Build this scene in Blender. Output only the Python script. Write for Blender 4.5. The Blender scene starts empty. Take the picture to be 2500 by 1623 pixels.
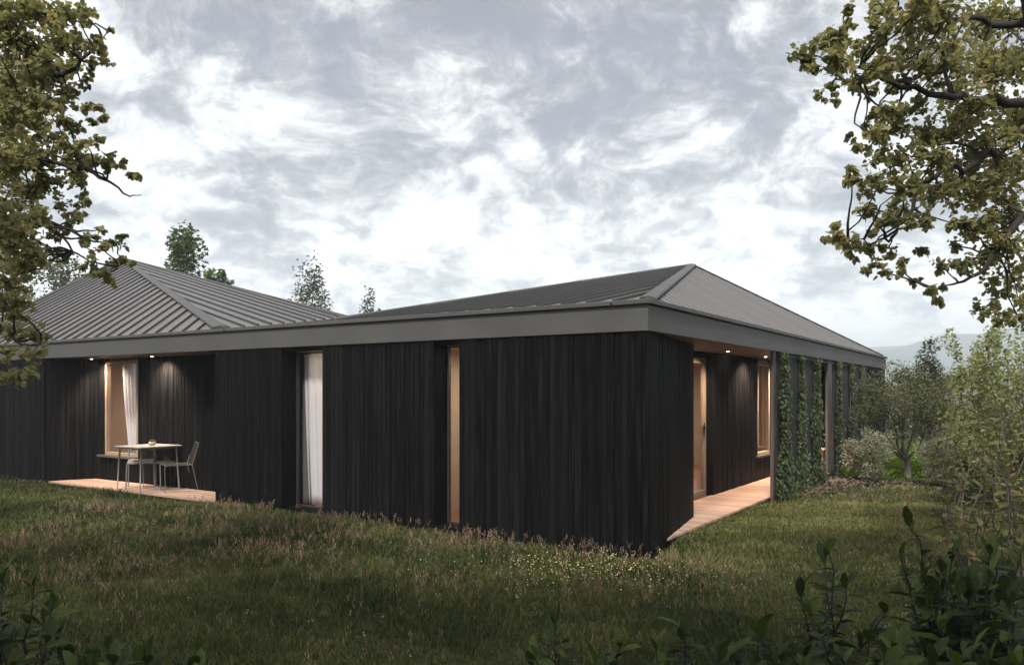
import bpy, bmesh, math, random
import numpy as np
from mathutils import Vector, Matrix

random.seed(7)
rng = np.random.default_rng(11)
S = bpy.context.scene
COL = S.collection
R = math.radians

# ------------------------------------------------------------------ camera, light, exposure
F, CX, HZ, CH = 1922.0, 1250.0, 957.0, 1.6          # focal length / principal column / horizon row in photo pixels, eye height
cam_d = bpy.data.cameras.new('camera')
cam = bpy.data.objects.new('camera', cam_d); COL.objects.link(cam)
cam.location = (0, 0, CH); cam.rotation_euler = (R(90), 0, 0)
cam_d.sensor_width = 36.0; cam_d.lens = F / 2500 * 36
cam_d.shift_y = (HZ - 811.5) / 2500
cam_d.clip_start = 0.05; cam_d.clip_end = 9000
S.camera = cam

S.view_settings.view_transform = 'Standard'; S.view_settings.look = 'None'
S.view_settings.exposure = 0.5; S.view_settings.gamma = 1.0
S.view_settings.use_curve_mapping = False
S.render.engine = 'CYCLES'
S.cycles.use_denoising = True
try: S.cycles.denoiser = 'OPENIMAGEDENOISE'
except Exception: pass
S.cycles.max_bounces = 7; S.cycles.diffuse_bounces = 3; S.cycles.glossy_bounces = 3
S.cycles.transmission_bounces = 4; S.cycles.transparent_max_bounces = 12; S.cycles.volume_bounces = 4
S.cycles.caustics_reflective = False; S.cycles.caustics_refractive = False
S.cycles.sample_clamp_indirect = 4.0
S.cycles.volume_step_rate = 4.0
SUN_EL, SUN_AZ = R(48), R(196)                         # azimuth measured clockwise from +Y
sun_dir = Vector((math.sin(SUN_AZ) * math.cos(SUN_EL), math.cos(SUN_AZ) * math.cos(SUN_EL), math.sin(SUN_EL)))
sd = bpy.data.lights.new('sun', 'SUN'); sd.energy = 3.7; sd.angle = R(8); sd.color = (1.0, 0.93, 0.83)
so = bpy.data.objects.new('sun', sd); COL.objects.link(so)
so.rotation_euler = sun_dir.to_track_quat('Z', 'Y').to_euler(); so.location = (-20, -20, 40)

# ------------------------------------------------------------------ node helpers
class NT:
    def __init__(s, tree): s.t = tree; s.n = tree.nodes; s.l = tree.links
    def add(s, kind, **kw):
        nd = s.n.new(kind)
        for k, v in kw.items(): setattr(nd, k, v)
        return nd
    def put(s, sock, v):
        if isinstance(v, bpy.types.NodeSocket): s.l.new(v, sock)
        elif v is not None: sock.default_value = v
    def math(s, op, a, b=None, c=None, clamp=False):
        nd = s.add('ShaderNodeMath', operation=op); nd.use_clamp = clamp
        s.put(nd.inputs[0], a)
        if b is not None: s.put(nd.inputs[1], b)
        if c is not None: s.put(nd.inputs[2], c)
        return nd.outputs[0]
    def vmath(s, op, a, b=None, scale=None):
        nd = s.add('ShaderNodeVectorMath', operation=op); s.put(nd.inputs[0], a)
        if b is not None: s.put(nd.inputs[1], b)
        if scale is not None: s.put(nd.inputs['Scale'], scale)
        return nd.outputs['Value'] if op in ('LENGTH', 'DOT_PRODUCT', 'DISTANCE') else nd.outputs[0]
    def noise(s, vec, scale=5, detail=4, rough=.55, dist=0.0, out='Fac'):
        nd = s.add('ShaderNodeTexNoise'); s.put(nd.inputs['Vector'], vec); nd.inputs['Scale'].default_value = scale
        nd.inputs['Detail'].default_value = detail; nd.inputs['Roughness'].default_value = rough
        nd.inputs['Distortion'].default_value = dist
        return nd.outputs[out]
    def ramp(s, fac, stops, interp='LINEAR'):
        nd = s.add('ShaderNodeValToRGB'); cr = nd.color_ramp; cr.interpolation = interp
        while len(cr.elements) < len(stops): cr.elements.new(.5)
        for e, (p, c) in zip(cr.elements, stops):
            e.position = p; e.color = (c[0], c[1], c[2], 1) if not isinstance(c, (int, float)) else (c, c, c, 1)
        s.put(nd.inputs[0], fac); return nd.outputs[0]
    def mix(s, fac, a, b, blend='MIX'):
        nd = s.add('ShaderNodeMix', data_type='RGBA', blend_type=blend)
        s.put(nd.inputs[0], fac)
        for sock, v in ((nd.inputs[6], a), (nd.inputs[7], b)):
            s.put(sock, v if isinstance(v, bpy.types.NodeSocket) else (v[0], v[1], v[2], 1))
        return nd.outputs[2]
    def maprange(s, v, a, b, c, d, kind='LINEAR'):
        nd = s.add('ShaderNodeMapRange', interpolation_type=kind); s.put(nd.inputs[0], v)
        for i, q in enumerate((a, b, c, d)): nd.inputs[i + 1].default_value = q
        return nd.outputs[0]

# ------------------------------------------------------------------ world: overcast sky with procedural cloud
W = bpy.data.worlds.new('World'); S.world = W; W.use_nodes = True
w = NT(W.node_tree); w.n.clear()
wo = w.add('ShaderNodeOutputWorld')
sky = w.add('ShaderNodeTexSky', sky_type='NISHITA'); sky.sun_disc = False
sky.sun_elevation = SUN_EL; sky.sun_rotation = SUN_AZ; sky.air_density = 1.2; sky.dust_density = 1.5
geo = w.add('ShaderNodeTexCoord')
d = w.vmath('NORMALIZE', geo.outputs['Generated'])
sep = w.add('ShaderNodeSeparateXYZ'); w.l.new(d, sep.inputs[0])
zc = w.math('MAXIMUM', sep.outputs[2], 0.0)
den = w.math('ADD', zc, 0.42)
cmb = w.add('ShaderNodeCombineXYZ')
w.l.new(w.math('DIVIDE', sep.outputs[0], den), cmb.inputs[0]); w.l.new(w.math('DIVIDE', sep.outputs[1], den), cmb.inputs[1])
cmb.inputs[2].default_value = 0.35
cl = cmb.outputs[0]                                        # point on a cloud deck
warp = w.noise(cl, 2.2, 4, .55, out='Color')
clw = w.vmath('ADD', cl, w.vmath('SCALE', w.vmath('SUBTRACT', warp, (.5, .5, .5)), scale=.32))
n1 = w.noise(clw, 3.5, 10, .60)
n2 = w.noise(w.vmath('ADD', clw, (7.3, 2.1, 0)), 10, 10, .68)
dens = w.math('ADD', w.math('MULTIPLY', n1, .72), w.math('MULTIPLY', n2, .66)); dens = w.math('ADD', w.math('MULTIPLY', w.math('SUBTRACT', dens, .675), 2.5), .485)
def pdir(px, py):
    v = Vector(((px - CX) / F, 1, (HZ - py) / F)); v.normalize(); return v
def blob(px, py, rx, ry, amp):                            # a cloud bank at a compass bearing and height
    global dens
    v = pdir(px, py)
    q = w.vmath('MULTIPLY', w.vmath('SUBTRACT', d, tuple(v)), (F / rx, F / rx, F / ry))
    q = w.vmath('ADD', q, w.vmath('SCALE', w.vmath('SUBTRACT', warp, (.5, .5, .5)), scale=1.6))
    g = w.maprange(w.vmath('LENGTH', q), 1.25, 0.0, 0.0, amp, 'SMOOTHSTEP')
    dens = w.math('ADD', dens, g)
for b in ((1470, 40, 430, 300, .14), (1420, 280, 210, 230, .14), (1720, 60, 260, 170, .09), (900, 60, 330, 130, .11), (330, 60, 330, 170, .05),
          (620, 170, 330, 120, .06), (520, 430, 260, 80, .05), (980, 470, 120, 90, .05), (700, 330, 120, 90, .03), (1330, 620, 90, 40, .06), (1250, 470, 200, 120, .02), (1960, 610, 170, 50, .06),
          (1130, 250, 130, 190, -.09), (1260, 345, 80, 45, -.12), (480, 145, 60, 40, -.13), (740, 100, 60, 50, -.10), (560, 330, 130, 55, -.09), (1090, 470, 40, 90, -.07),
          (1700, 330, 230, 120, -.09), (1950, 430, 200, 160, -.06), (1000, 640, 900, 90, -.07), (300, 560, 300, 90, -.06), (2000, 730, 500, 110, -.07), (1250, 150, 60, 90, -.03)):
    blob(*b)
hzw = w.maprange(sep.outputs[2], 0.27, 0.04, 0.0, -0.19, 'SMOOTHSTEP')
dens = w.math('ADD', dens, hzw)
cloud = w.ramp(dens, [(.28, (1.0, .995, .98)), (.41, (.79, .797, .805)), (.52, (.56, .567, .58)), (.63, (.37, .379, .408)), (.80, (.215, .225, .262))], 'B_SPLINE')
bg1 = w.add('ShaderNodeBackground'); w.l.new(sky.outputs[0], bg1.inputs[0]); bg1.inputs[1].default_value = .10
cloud = w.vmath('SCALE', cloud, scale=w.maprange(sep.outputs[2], 0.26, 0.0, 1.0, 1.6, 'SMOOTHSTEP'))
bg2 = w.add('ShaderNodeBackground'); w.l.new(cloud, bg2.inputs[0]); bg2.inputs[1].default_value = 1.0
mx = w.add('ShaderNodeMixShader'); mx.inputs[0].default_value = .90
w.l.new(bg1.outputs[0], mx.inputs[1]); w.l.new(bg2.outputs[0], mx.inputs[2]); w.l.new(mx.outputs[0], wo.inputs[0])
W.cycles.sampling_method = 'MANUAL'; W.cycles.sample_map_resolution = 512

# ------------------------------------------------------------------ materials
def new_mat(name):
    m = bpy.data.materials.new(name); m.use_nodes = True
    t = NT(m.node_tree); b = t.n['Principled BSDF']
    return m, t, b
def bump(t, b, h, strength=.3, dist=.01):
    bp = t.add('ShaderNodeBump'); bp.inputs['Strength'].default_value = strength; bp.inputs['Distance'].default_value = dist
    t.put(bp.inputs['Height'], h); t.l.new(bp.outputs[0], b.inputs['Normal'])
def obj_coord(t, jitter=True):
    tc = t.add('ShaderNodeTexCoord').outputs['Object']
    if not jitter: return tc, None
    rnd = t.add('ShaderNodeObjectInfo').outputs['Random']
    cb = t.add('ShaderNodeCombineXYZ')
    for i, k in enumerate((37., 71., 53.)): t.l.new(t.math('MULTIPLY', rnd, k), cb.inputs[i])
    return t.vmath('ADD', tc, cb.outputs[0]), rnd

def mat_char():
    m, t, b = new_mat('charred_timber')
    v, rnd = obj_coord(t)
    vs = t.vmath('MULTIPLY', v, (34, 34, 1.3))
    g = t.noise(vs, 1.0, 5, .6, .4)
    fine = t.noise(t.vmath('MULTIPLY', v, (160, 160, 5)), 1.0, 3, .6)
    big = t.noise(t.vmath('MULTIPLY', v, (3, 3, .8)), 1.0, 3, .6)
    base = t.ramp(g, [(.22, (.0012, .0012, .0015)), (.5, (.0045, .0045, .0050)), (.80, (.0215, .0212, .0222))])
    r3 = t.math('POWER', rnd, 4.0)
    base = t.mix(t.math('MULTIPLY', r3, .45), base, (.018, .0175, .018))
    base = t.mix(t.math('MULTIPLY', t.maprange(big, .55, .75, 0, 1), .35), base, (.015, .013, .012))
    t.l.new(base, b.inputs['Base Color'])
    t.l.new(t.maprange(g, .3, .8, .5, .75), b.inputs['Roughness'])
    b.inputs['Specular IOR Level'].default_value = .04
    bump(t, b, t.math('ADD', g, t.math('MULTIPLY', fine, .5)), .6, .004)
    return m
def mat_metal(name, c, rough=.5, var=.12):
    m, t, b = new_mat(name)
    v, rnd = obj_coord(t)
    n = t.noise(v, 1.3, 4, .6); sp = t.noise(v, 240, 2, .6)
    k = t.math('ADD', t.maprange(n, .3, .7, 1 - var, 1 + var), t.math('MULTIPLY', t.math('SUBTRACT', rnd, .5), var * .9))
    k = t.math('MULTIPLY', k, t.maprange(sp, .3, .7, .8, 1.2))
    t.l.new(t.vmath('SCALE', tuple(c), scale=k), b.inputs['Base Color'])
    t.l.new(t.maprange(n, .3, .7, rough - .06, rough + .1), b.inputs['Roughness'])
    b.inputs['Metallic'].default_value = .25
    bump(t, b, t.math('ADD', sp, t.math('MULTIPLY', n, 3.0)), .08, .003)
    return m
def mat_wood(name, c1, c2, axis=0, rough=.55):
    m, t, b = new_mat(name)
    v, rnd = obj_coord(t)
    sc = [45, 45, 45]; sc[axis] = 2.2
    g = t.noise(t.vmath('MULTIPLY', v, tuple(sc)), 1.0, 5, .6, .3)
    base = t.mix(t.maprange(g, .3, .72, 0, 1), c1, c2)
    k = t.math('ADD', .82, t.math('MULTIPLY', rnd, .36))
    t.l.new(t.vmath('SCALE', base, scale=k), b.inputs['Base Color'])
    b.inputs['Roughness'].default_value = rough
    bump(t, b, g, .25, .003)
    return m
def mat_plain(name, c, rough=.6, nscale=6, var=.15, metallic=0.0):
    m, t, b = new_mat(name)
    v, rnd = obj_coord(t)
    n = t.noise(v, nscale, 4, .6)
    t.l.new(t.vmath('SCALE', tuple(c), scale=t.maprange(n, .3, .7, 1 - var, 1 + var)), b.inputs['Base Color'])
    b.inputs['Roughness'].default_value = rough; b.inputs['Metallic'].default_value = metallic
    bump(t, b, n, .1, .004)
    return m
def mat_cloth(name, c, transl=.45):
    m, t, b = new_mat(name)
    v, _ = obj_coord(t, False)
    wv = t.noise(t.vmath('MULTIPLY', v, (300, 300, 60)), 1, 2, .5)
    col = t.vmath('SCALE', tuple(c), scale=t.maprange(wv, .3, .7, .9, 1.06))
    t.l.new(col, b.inputs['Base Color']); b.inputs['Roughness'].default_value = .9; b.inputs['Specular IOR Level'].default_value = .1
    tr = t.add('ShaderNodeBsdfTranslucent'); t.l.new(col, tr.inputs[0])
    mxs = t.add('ShaderNodeMixShader'); mxs.inputs[0].default_value = transl
    t.l.new(b.outputs[0], mxs.inputs[1]); t.l.new(tr.outputs[0], mxs.inputs[2])
    t.l.new(mxs.outputs[0], t.n['Material Output'].inputs[0]); return m
def mat_glass():
    m, t, b = new_mat('window_glass'); t.n.remove(b)
    tr = t.add('ShaderNodeBsdfTransparent'); tr.inputs[0].default_value = (.95, .95, .955, 1)
    gl = t.add('ShaderNodeBsdfGlossy'); gl.inputs['Roughness'].default_value = .015
    fr = t.add('ShaderNodeFresnel'); fr.inputs[0].default_value = 1.5
    mxs = t.add('ShaderNodeMixShader'); bf = t.add('ShaderNodeNewGeometry').outputs['Backfacing']; t.l.new(t.math('MULTIPLY', fr.outputs[0], t.math('SUBTRACT', 1.0, bf), clamp=True), mxs.inputs[0])
    t.l.new(tr.outputs[0], mxs.inputs[1]); t.l.new(gl.outputs[0], mxs.inputs[2])
    t.l.new(mxs.outputs[0], t.n['Material Output'].inputs[0]); return m
def mat_emit(name, c, s):
    m, t, b = new_mat(name); b.inputs['Base Color'].default_value = (.8, .8, .8, 1)
    b.inputs['Emission Color'].default_value = (*c, 1); b.inputs['Emission Strength'].default_value = s; return m
def mat_leaf(name, stops, transl=.35, rough=.55, spec=.15, nscale=1.5):
    """colour from a per-leaf 'tint' attribute (or the object's random number) and clump noise"""
    m, t, b = new_mat(name)
    at = t.add('ShaderNodeAttribute', attribute_name='tint').outputs['Fac']
    rnd = t.add('ShaderNodeObjectInfo').outputs['Random']
    pos = t.add('ShaderNodeNewGeometry').outputs['Position']
    n = t.noise(pos, nscale, 3, .6)
    f = t.math('ADD', t.math('ADD', t.math('MULTIPLY', at, .62), t.math('MULTIPLY', rnd, .10)), t.math('MULTIPLY', t.math('SUBTRACT', n, .36), .8), clamp=True)
    col = t.ramp(f, stops)
    t.l.new(col, b.inputs['Base Color']); b.inputs['Roughness'].default_value = rough; b.inputs['Specular IOR Level'].default_value = spec
    tr = t.add('ShaderNodeBsdfTranslucent'); t.l.new(t.vmath('MULTIPLY', col, (1.15, 1.12, .8)), tr.inputs[0])
    mxs = t.add('ShaderNodeMixShader'); mxs.inputs[0].default_value = transl
    t.l.new(b.outputs[0], mxs.inputs[1]); t.l.new(tr.outputs[0], mxs.inputs[2])
    t.l.new(mxs.outputs[0], t.n['Material Output'].inputs[0]); return m

M = {}
M['char'] = mat_char()
M['fascia'] = mat_metal('fascia_metal', (.088, .085, .084), .6)
M['roof'] = mat_metal('roof_metal', (.152, .146, .146), .5, .09)
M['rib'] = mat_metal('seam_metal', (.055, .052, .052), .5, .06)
M['rib_lit'] = mat_metal('seam_metal_lit', (.125, .121, .12), .5, .06)  # same seam metal, lightened as if sunlit, for the right slope
M['deck'] = mat_wood('deck_larch', (.40, .26, .195), (.54, .37, .285), 0)
M['soffit'] = mat_wood('soffit_timber', (.06, .034, .025), (.11, .06, .042), 0)
M['post'] = mat_wood('post_timber', (.060, .048, .042), (.095, .076, .066), 2)
M['pine'] = mat_wood('pine_frame', (.24, .18, .13), (.33, .255, .19), 2, .45)
M['taupe'] = mat_plain('taupe_frame', (.045, .04, .037), .4, 20, .1, .2)
M['slat'] = mat_wood('slat_timber', (.007, .007, .008), (.018, .0175, .018), 2, .7)
M['plaster'] = mat_plain('warm_plaster', (.52, .43, .35), .8, 3, .06)
M['floor_in'] = mat_wood('inner_floor', (.30, .15, .10), (.42, .23, .16), 0)
M['curtain'] = mat_cloth('white_curtain', (.86, .86, .89), .45)
M['blind'] = mat_cloth('tan_blind', (.60, .50, .40), .5)
M['glass'] = mat_glass()
M['black'] = mat_plain('black_metal', (.02, .02, .02), .4, 20, .1, .4)
M['steel'] = mat_plain('grey_powder_coat', (.19, .182, .175), .45, 20, .08, .2)
M['tabletop'] = mat_plain('pale_table_top', (.31, .295, .285), .5, 14, .08)
M['pad'] = mat_cloth('seat_pad', (.45, .42, .39), .0)
M['pot'] = mat_plain('clay_pot', (.42, .35, .27), .8, 20, .15)
M['lamp'] = mat_emit('downlight_glow', (1.0, .82, .58), 14)
M['strip'] = mat_emit('lamp_strip', (1.0, .80, .50), 5)
M['bark'] = mat_plain('bark', (.024, .020, .017), .9, 30, .45)
M['twig'] = mat_plain('twig_bark', (.11, .095, .08), .9, 30, .35)
M['lime'] = mat_leaf('lime_leaf', [(.0, (.125, .135, .064)), (.35, (.23, .23, .112)), (.65, (.34, .32, .165)), (1.0, (.46, .37, .19))], .48)
M['maple'] = mat_leaf('maple_leaf', [(.0, (.045, .070, .020)), (.5, (.09, .13, .036)), (1.0, (.17, .20, .06))], .35)
M['dark_leaf'] = mat_leaf('dark_leaf', [(.0, (.040, .048, .026)), (.5, (.085, .090, .048)), (.9, (.13, .13, .07)), (1., (.17, .10, .06))], .25)
M['olive'] = mat_leaf('olive_leaf', [(.0, (.060, .068, .036)), (.5, (.12, .13, .066)), (1.0, (.22, .22, .12))], .25, nscale=3)
M['sage'] = mat_leaf('sage_leaf', [(.0, (.16, .165, .115)), (.5, (.30, .30, .21)), (1.0, (.52, .50, .37))], .25, nscale=4)
M['yellowgreen'] = mat_leaf('yellow_green_leaf', [(.0, (.12, .14, .06)), (.45, (.26, .285, .125)), (.8, (.43, .44, .23)), (1.0, (.58, .57, .36))], .4)
M['redleaf'] = mat_leaf('red_green_leaf', [(.0, (.075, .088, .035)), (.5, (.15, .16, .06)), (.78, (.22, .16, .07)), (1.0, (.32, .14, .08))], .35)
M['laurel'] = mat_leaf('laurel_leaf', [(.0, (.014, .023, .006)), (.5, (.036, .055, .013)), (1.0, (.115, .145, .028))], .25, .5, .2, nscale=2.5)
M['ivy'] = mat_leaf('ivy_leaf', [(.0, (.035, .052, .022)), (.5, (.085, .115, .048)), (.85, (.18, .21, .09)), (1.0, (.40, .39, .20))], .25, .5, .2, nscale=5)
M['lawn_sunlit'] = mat_leaf('lawn_sunlit_leaf', [(.0, (.08, .14, .015)), (.5, (.15, .24, .02)), (1.0, (.24, .33, .04))], .45)  # bright green with sunlight put into the leaf colour

def mat_grass():
    m, t, b = new_mat('meadow_grass')
    at = t.add('ShaderNodeAttribute', attribute_name='tint').outputs['Fac']
    pos = t.add('ShaderNodeNewGeometry').outputs['Position']
    flat = t.vmath('MULTIPLY', pos, (1, 1, .1))
    n = t.noise(flat, .55, 4, .6); n2 = t.noise(t.vmath('ADD', flat, (9, 4, 0)), 2.2, 3, .6)
    f = t.math('ADD', t.math('MULTIPLY', at, .55), t.math('ADD', t.math('MULTIPLY', t.math('SUBTRACT', n, .40), 1.25), t.math('MULTIPLY', t.math('SUBTRACT', n2, .5), .35)), clamp=True)
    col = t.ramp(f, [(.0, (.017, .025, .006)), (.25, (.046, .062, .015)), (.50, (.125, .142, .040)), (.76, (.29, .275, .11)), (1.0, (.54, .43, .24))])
    t.l.new(col, b.inputs['Base Color']); b.inputs['Roughness'].default_value = .6; b.inputs['Specular IOR Level'].default_value = .25
    tr = t.add('ShaderNodeBsdfTranslucent'); t.l.new(col, tr.inputs[0])
    mxs = t.add('ShaderNodeMixShader'); mxs.inputs[0].default_value = .3
    t.l.new(b.outputs[0], mxs.inputs[1]); t.l.new(tr.outputs[0], mxs.inputs[2])
    t.l.new(mxs.outputs[0], t.n['Material Output'].inputs[0]); return m
M['grass'] = mat_grass()
def mat_ground():
    m, t, b = new_mat('meadow_soil')
    pos = t.add('ShaderNodeNewGeometry').outputs['Position']
    n = t.noise(pos, .5, 5, .6); n2 = t.noise(pos, 9, 5, .65)
    col = t.mix(t.maprange(n, .35, .65, 0, 1), (.030, .038, .013), (.060, .052, .026))
    col = t.vmath('SCALE', col, scale=t.maprange(n2, .3, .7, .55, 1.4))
    far = t.maprange(t.vmath('LENGTH', pos), 30, 160, 0, 1)
    col = t.mix(far, col, t.mix(t.noise(pos, .012, 4, .6), (.045, .062, .022), (.12, .115, .06)))
    t.l.new(col, b.inputs['Base Color']); b.inputs['Roughness'].default_value = .95; b.inputs['Specular IOR Level'].default_value = .1
    bump(t, b, n2, .8, .03); return m
M['ground'] = mat_ground()
M['mulch'] = mat_plain('bark_mulch', (.115, .085, .066), .95, 40, .5)
def mat_hill():
    m, t, b = new_mat('wooded_hill')
    pos = t.add('ShaderNodeNewGeometry').outputs['Position']
    n = t.noise(pos, .012, 6, .65)
    t.l.new(t.mix(t.maprange(n, .35, .65, 0, 1), (.030, .042, .030), (.065, .078, .055)), b.inputs['Base Color'])
    b.inputs['Roughness'].default_value = 1.0; b.inputs['Specular IOR Level'].default_value = 0; return m
M['hill'] = mat_hill()

# ------------------------------------------------------------------ object helpers
def tag(o, label=None, cat=None, group=None, kind=None):
    for k, v in (('label', label), ('category', cat), ('group', group), ('kind', kind)):
        if v: o[k] = v
    return o
def link(name, data, parent=None, loc=None, rot=None, mat4=None):
    o = bpy.data.objects.new(name, data); COL.objects.link(o)
    if parent is not None: o.parent = parent
    if mat4 is not None: o.matrix_local = mat4
    else:
        if loc is not None: o.location = loc
        if rot is not None: o.rotation_euler = rot
    return o
def thing(name, label, cat, loc=(0, 0, 0), rz=0.0, group=None):
    return tag(link(name, None, None, loc, (0, 0, rz)), label, cat, group)
def poly_mesh(name, verts, faces, mat, smooth=False):
    me = bpy.data.meshes.new(name); me.from_pydata([tuple(v) for v in verts], [], faces)
    me.materials.append(mat)
    if smooth: me.polygons.foreach_set('use_smooth', [True] * len(me.polygons))
    me.update(); return me
def fast_mesh(name, V, Fc, mat, tint=None, smooth=False):
    V = np.asarray(V, np.float32).reshape(-1, 3); Fc = np.asarray(Fc, np.int32); k = Fc.shape[1]
    me = bpy.data.meshes.new(name)
    me.vertices.add(len(V)); me.vertices.foreach_set('co', V.ravel())
    me.loops.add(Fc.size); me.loops.foreach_set('vertex_index', Fc.ravel())
    me.polygons.add(len(Fc)); me.polygons.foreach_set('loop_start', np.arange(0, Fc.size, k, dtype=np.int32))
    if smooth: me.polygons.foreach_set('use_smooth', np.ones(len(Fc), bool))
    me.materials.append(mat)
    if tint is not None:
        a = me.attributes.new('tint', 'FLOAT', 'POINT'); a.data.foreach_set('value', np.asarray(tint, np.float32))
    me.update(calc_edges=True); return me
BOXF = [(0, 3, 2, 1), (4, 5, 6, 7), (0, 1, 5, 4), (1, 2, 6, 5), (2, 3, 7, 6), (3, 0, 4, 7)]
class MB:
    def __init__(s): s.v = []; s.f = []
    def box(s, x0, x1, y0, y1, z0, z1):
        b = len(s.v); s.v += [(x0, y0, z0), (x1, y0, z0), (x1, y1, z0), (x0, y1, z0), (x0, y0, z1), (x1, y0, z1), (x1, y1, z1), (x0, y1, z1)]
        s.f += [tuple(b + i for i in q) for q in BOXF]; return s
    def prism(s, pts, z0, z1):
        b = len(s.v); n = len(pts)
        s.v += [(p[0], p[1], z0) for p in pts] + [(p[0], p[1], z1) for p in pts]
        s.f += [tuple(range(b + n - 1, b - 1, -1)), tuple(range(b + n, b + 2 * n))]
        s.f += [(b + i, b + (i + 1) % n, b + n + (i + 1) % n, b + n + i) for i in range(n)]; return s
    def tube(s, pts, rad, n=6, cap=True):
        pts = [Vector(p) for p in pts]
        if not isinstance(rad, (list, tuple)): rad = [rad] * len(pts)
        b = len(s.v)
        up = None
        for i, p in enumerate(pts):
            a = pts[min(i + 1, len(pts) - 1)] - pts[max(i - 1, 0)]
            if a.length < 1e-9: a = Vector((0, 0, 1))
            a.normalize()
            if up is None:
                up = Vector((0, 0, 1)) if abs(a.z) < .9 else Vector((1, 0, 0))
            u = a.cross(up); u.normalize(); v = u.cross(a); up = v
            for k in range(n):
                an = 2 * math.pi * k / n
                s.v.append(p + (u * math.cos(an) + v * math.sin(an)) * rad[i])
        for i in range(len(pts) - 1):
            for k in range(n):
                k2 = (k + 1) % n
                s.f.append((b + i * n + k, b + i * n + k2, b + (i + 1) * n + k2, b + (i + 1) * n + k))
        if cap:
            s.f.append(tuple(b + k for k in range(n))); e = b + (len(pts) - 1) * n
            s.f.append(tuple(e + k for k in range(n - 1, -1, -1)))
        return s
    def lathe(s, prof, n=12, c=(0, 0, 0)):
        b = len(s.v)
        for r, z in prof:
            for k in range(n):
                a = 2 * math.pi * k / n; s.v.append((c[0] + r * math.cos(a), c[1] + r * math.sin(a), c[2] + z))
        for i in range(len(prof) - 1):
            for k in range(n):
                k2 = (k + 1) % n; s.f.append((b + i * n + k, b + i * n + k2, b + (i + 1) * n + k2, b + (i + 1) * n + k))
        s.f.append(tuple(b + k for k in range(n - 1, -1, -1))); e = b + (len(prof) - 1) * n; s.f.append(tuple(e + k for k in range(n)))
        return s
    def build(s, name, mat, parent=None, smooth=False, bevel=0.0, **kw):
        me = poly_mesh(name, s.v, s.f, mat, smooth)
        o = link(name, me, parent, **kw)
        if bevel:
            m = o.modifiers.new('bevel', 'BEVEL'); m.width = bevel; m.segments = 2; m.limit_method = 'ANGLE'
        return o
def at(px, py, Y): return Vector(((px - CX) / F * Y, Y, CH + (HZ - py) / F * Y))

# ------------------------------------------------------------------ house frame: x = 0 at the near corner and negative to the left, y into the depth
A = Vector((1.332, 7.72, 0)); TH = math.atan2(-.5495, .8355)
HM = Matrix.Translation(A) @ Matrix.Rotation(TH, 4, 'Z'); HI = HM.inverted()
def loc(p): return HI @ Vector(p)
def ray_plane_local(px, py, p0, nrm):
    o = HI @ Vector((0, 0, CH)); q = HI @ at(px, py, 10.0); dd = q - o
    return o + dd * ((p0 - o).dot(nrm) / dd.dot(nrm))
ZS, ZF, ZG = 2.21, 2.455, 2.515                           # soffit, fascia top, gutter top
TL, SD = 17.0, 15.3                                       # house extent to the left and into the depth
house = thing('house', 'long single storey house clad in black charred timber under grey standing seam roofs', 'house', A, TH)

# --- ground
def gz(x, y):
    return .035 * math.sin(x * .55 + 1.0) * math.sin(y * .5) + .02 * math.sin(x * 1.7 + y * 1.1)
def ground_z(X, Y):
    X = np.asarray(X); Y = np.asarray(Y)
    z = .03 * np.sin(X * .55 + 1.0) * np.sin(Y * .5) + .014 * np.sin(X * 1.7 + Y * 1.1) - .035
    return z
xs = np.concatenate([[-1900, -800, -250, -80, -40], np.linspace(-24, 24, 97), [40, 80, 250, 800, 1900]])
ys = np.concatenate([[-500, -200, -40], np.linspace(-8, 30, 77), [45, 80, 200, 600, 1300, 2050]])
GX, GY = np.meshgrid(xs, ys)
GZ = ground_z(GX, GY)
lx = (GX - A.x) * math.cos(TH) + (GY - A.y) * math.sin(TH); ly = -(GX - A.x) * math.sin(TH) + (GY - A.y) * math.cos(TH)
GZ = np.where((lx < .05) & (lx > -18) & (ly > -.05) & (ly < 16), -.16, GZ)
GZ = np.where(GY > 60, -.035 - np.minimum((GY - 60) * .03, 12), GZ)
nx, ny = len(xs), len(ys)
idx = np.arange(nx * ny).reshape(ny, nx)
GF = np.stack([idx[:-1, :-1], idx[:-1, 1:], idx[1:, 1:], idx[1:, :-1]], -1).reshape(-1, 4)
g = link('ground', fast_mesh('ground', np.stack([GX, GY, GZ], -1), GF, M['ground'], smooth=True)); g['kind'] = 'structure'

# --- hills
def hill(name, Y, prof, depth, seed):
    r = np.random.default_rng(seed)
    px = np.arange(prof[0][0], prof[-1][0] + 1, 20.0)
    top = np.interp(px, [p[0] for p in prof], [p[1] for p in prof]) + np.cumsum(r.normal(0, .55, len(px))) * .5
    top = np.convolve(np.pad(top, 2, 'edge'), np.ones(5) / 5, 'valid')
    rows = []
    for k, f in enumerate((0, .25, .5, .75, 1.0)):
        yy = Y - depth * (1 - f)
        rows.append([((p - CX) / F * Y, yy + r.normal(0, depth * .03), -14 + (CH + (HZ - q) / F * Y + 14) * math.sin(f * math.pi / 2) ** 1.2 * (1 if f == 1 else r.uniform(.9, 1.05))) for p, q in zip(px, top)])
    rows.append([((p - CX) / F * Y, Y + depth, -14) for p in px])
    V = np.array(rows).reshape(-1, 3); n = len(px); ii = np.arange(len(V)).reshape(len(rows), n)
    Fc = np.stack([ii[:-1, :-1], ii[:-1, 1:], ii[1:, 1:], ii[1:, :-1]], -1).reshape(-1, 4)
    o = link(name, fast_mesh(name, V, Fc, M['hill'], smooth=True)); o['kind'] = 'structure'
hill('hills', 1500, [(-900, 830), (-600, 820), (0, 850), (900, 845), (1700, 860), (2100, 848), (2230, 842), (2400, 862), (2800, 850), (3300, 830)], 500, 3)
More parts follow.
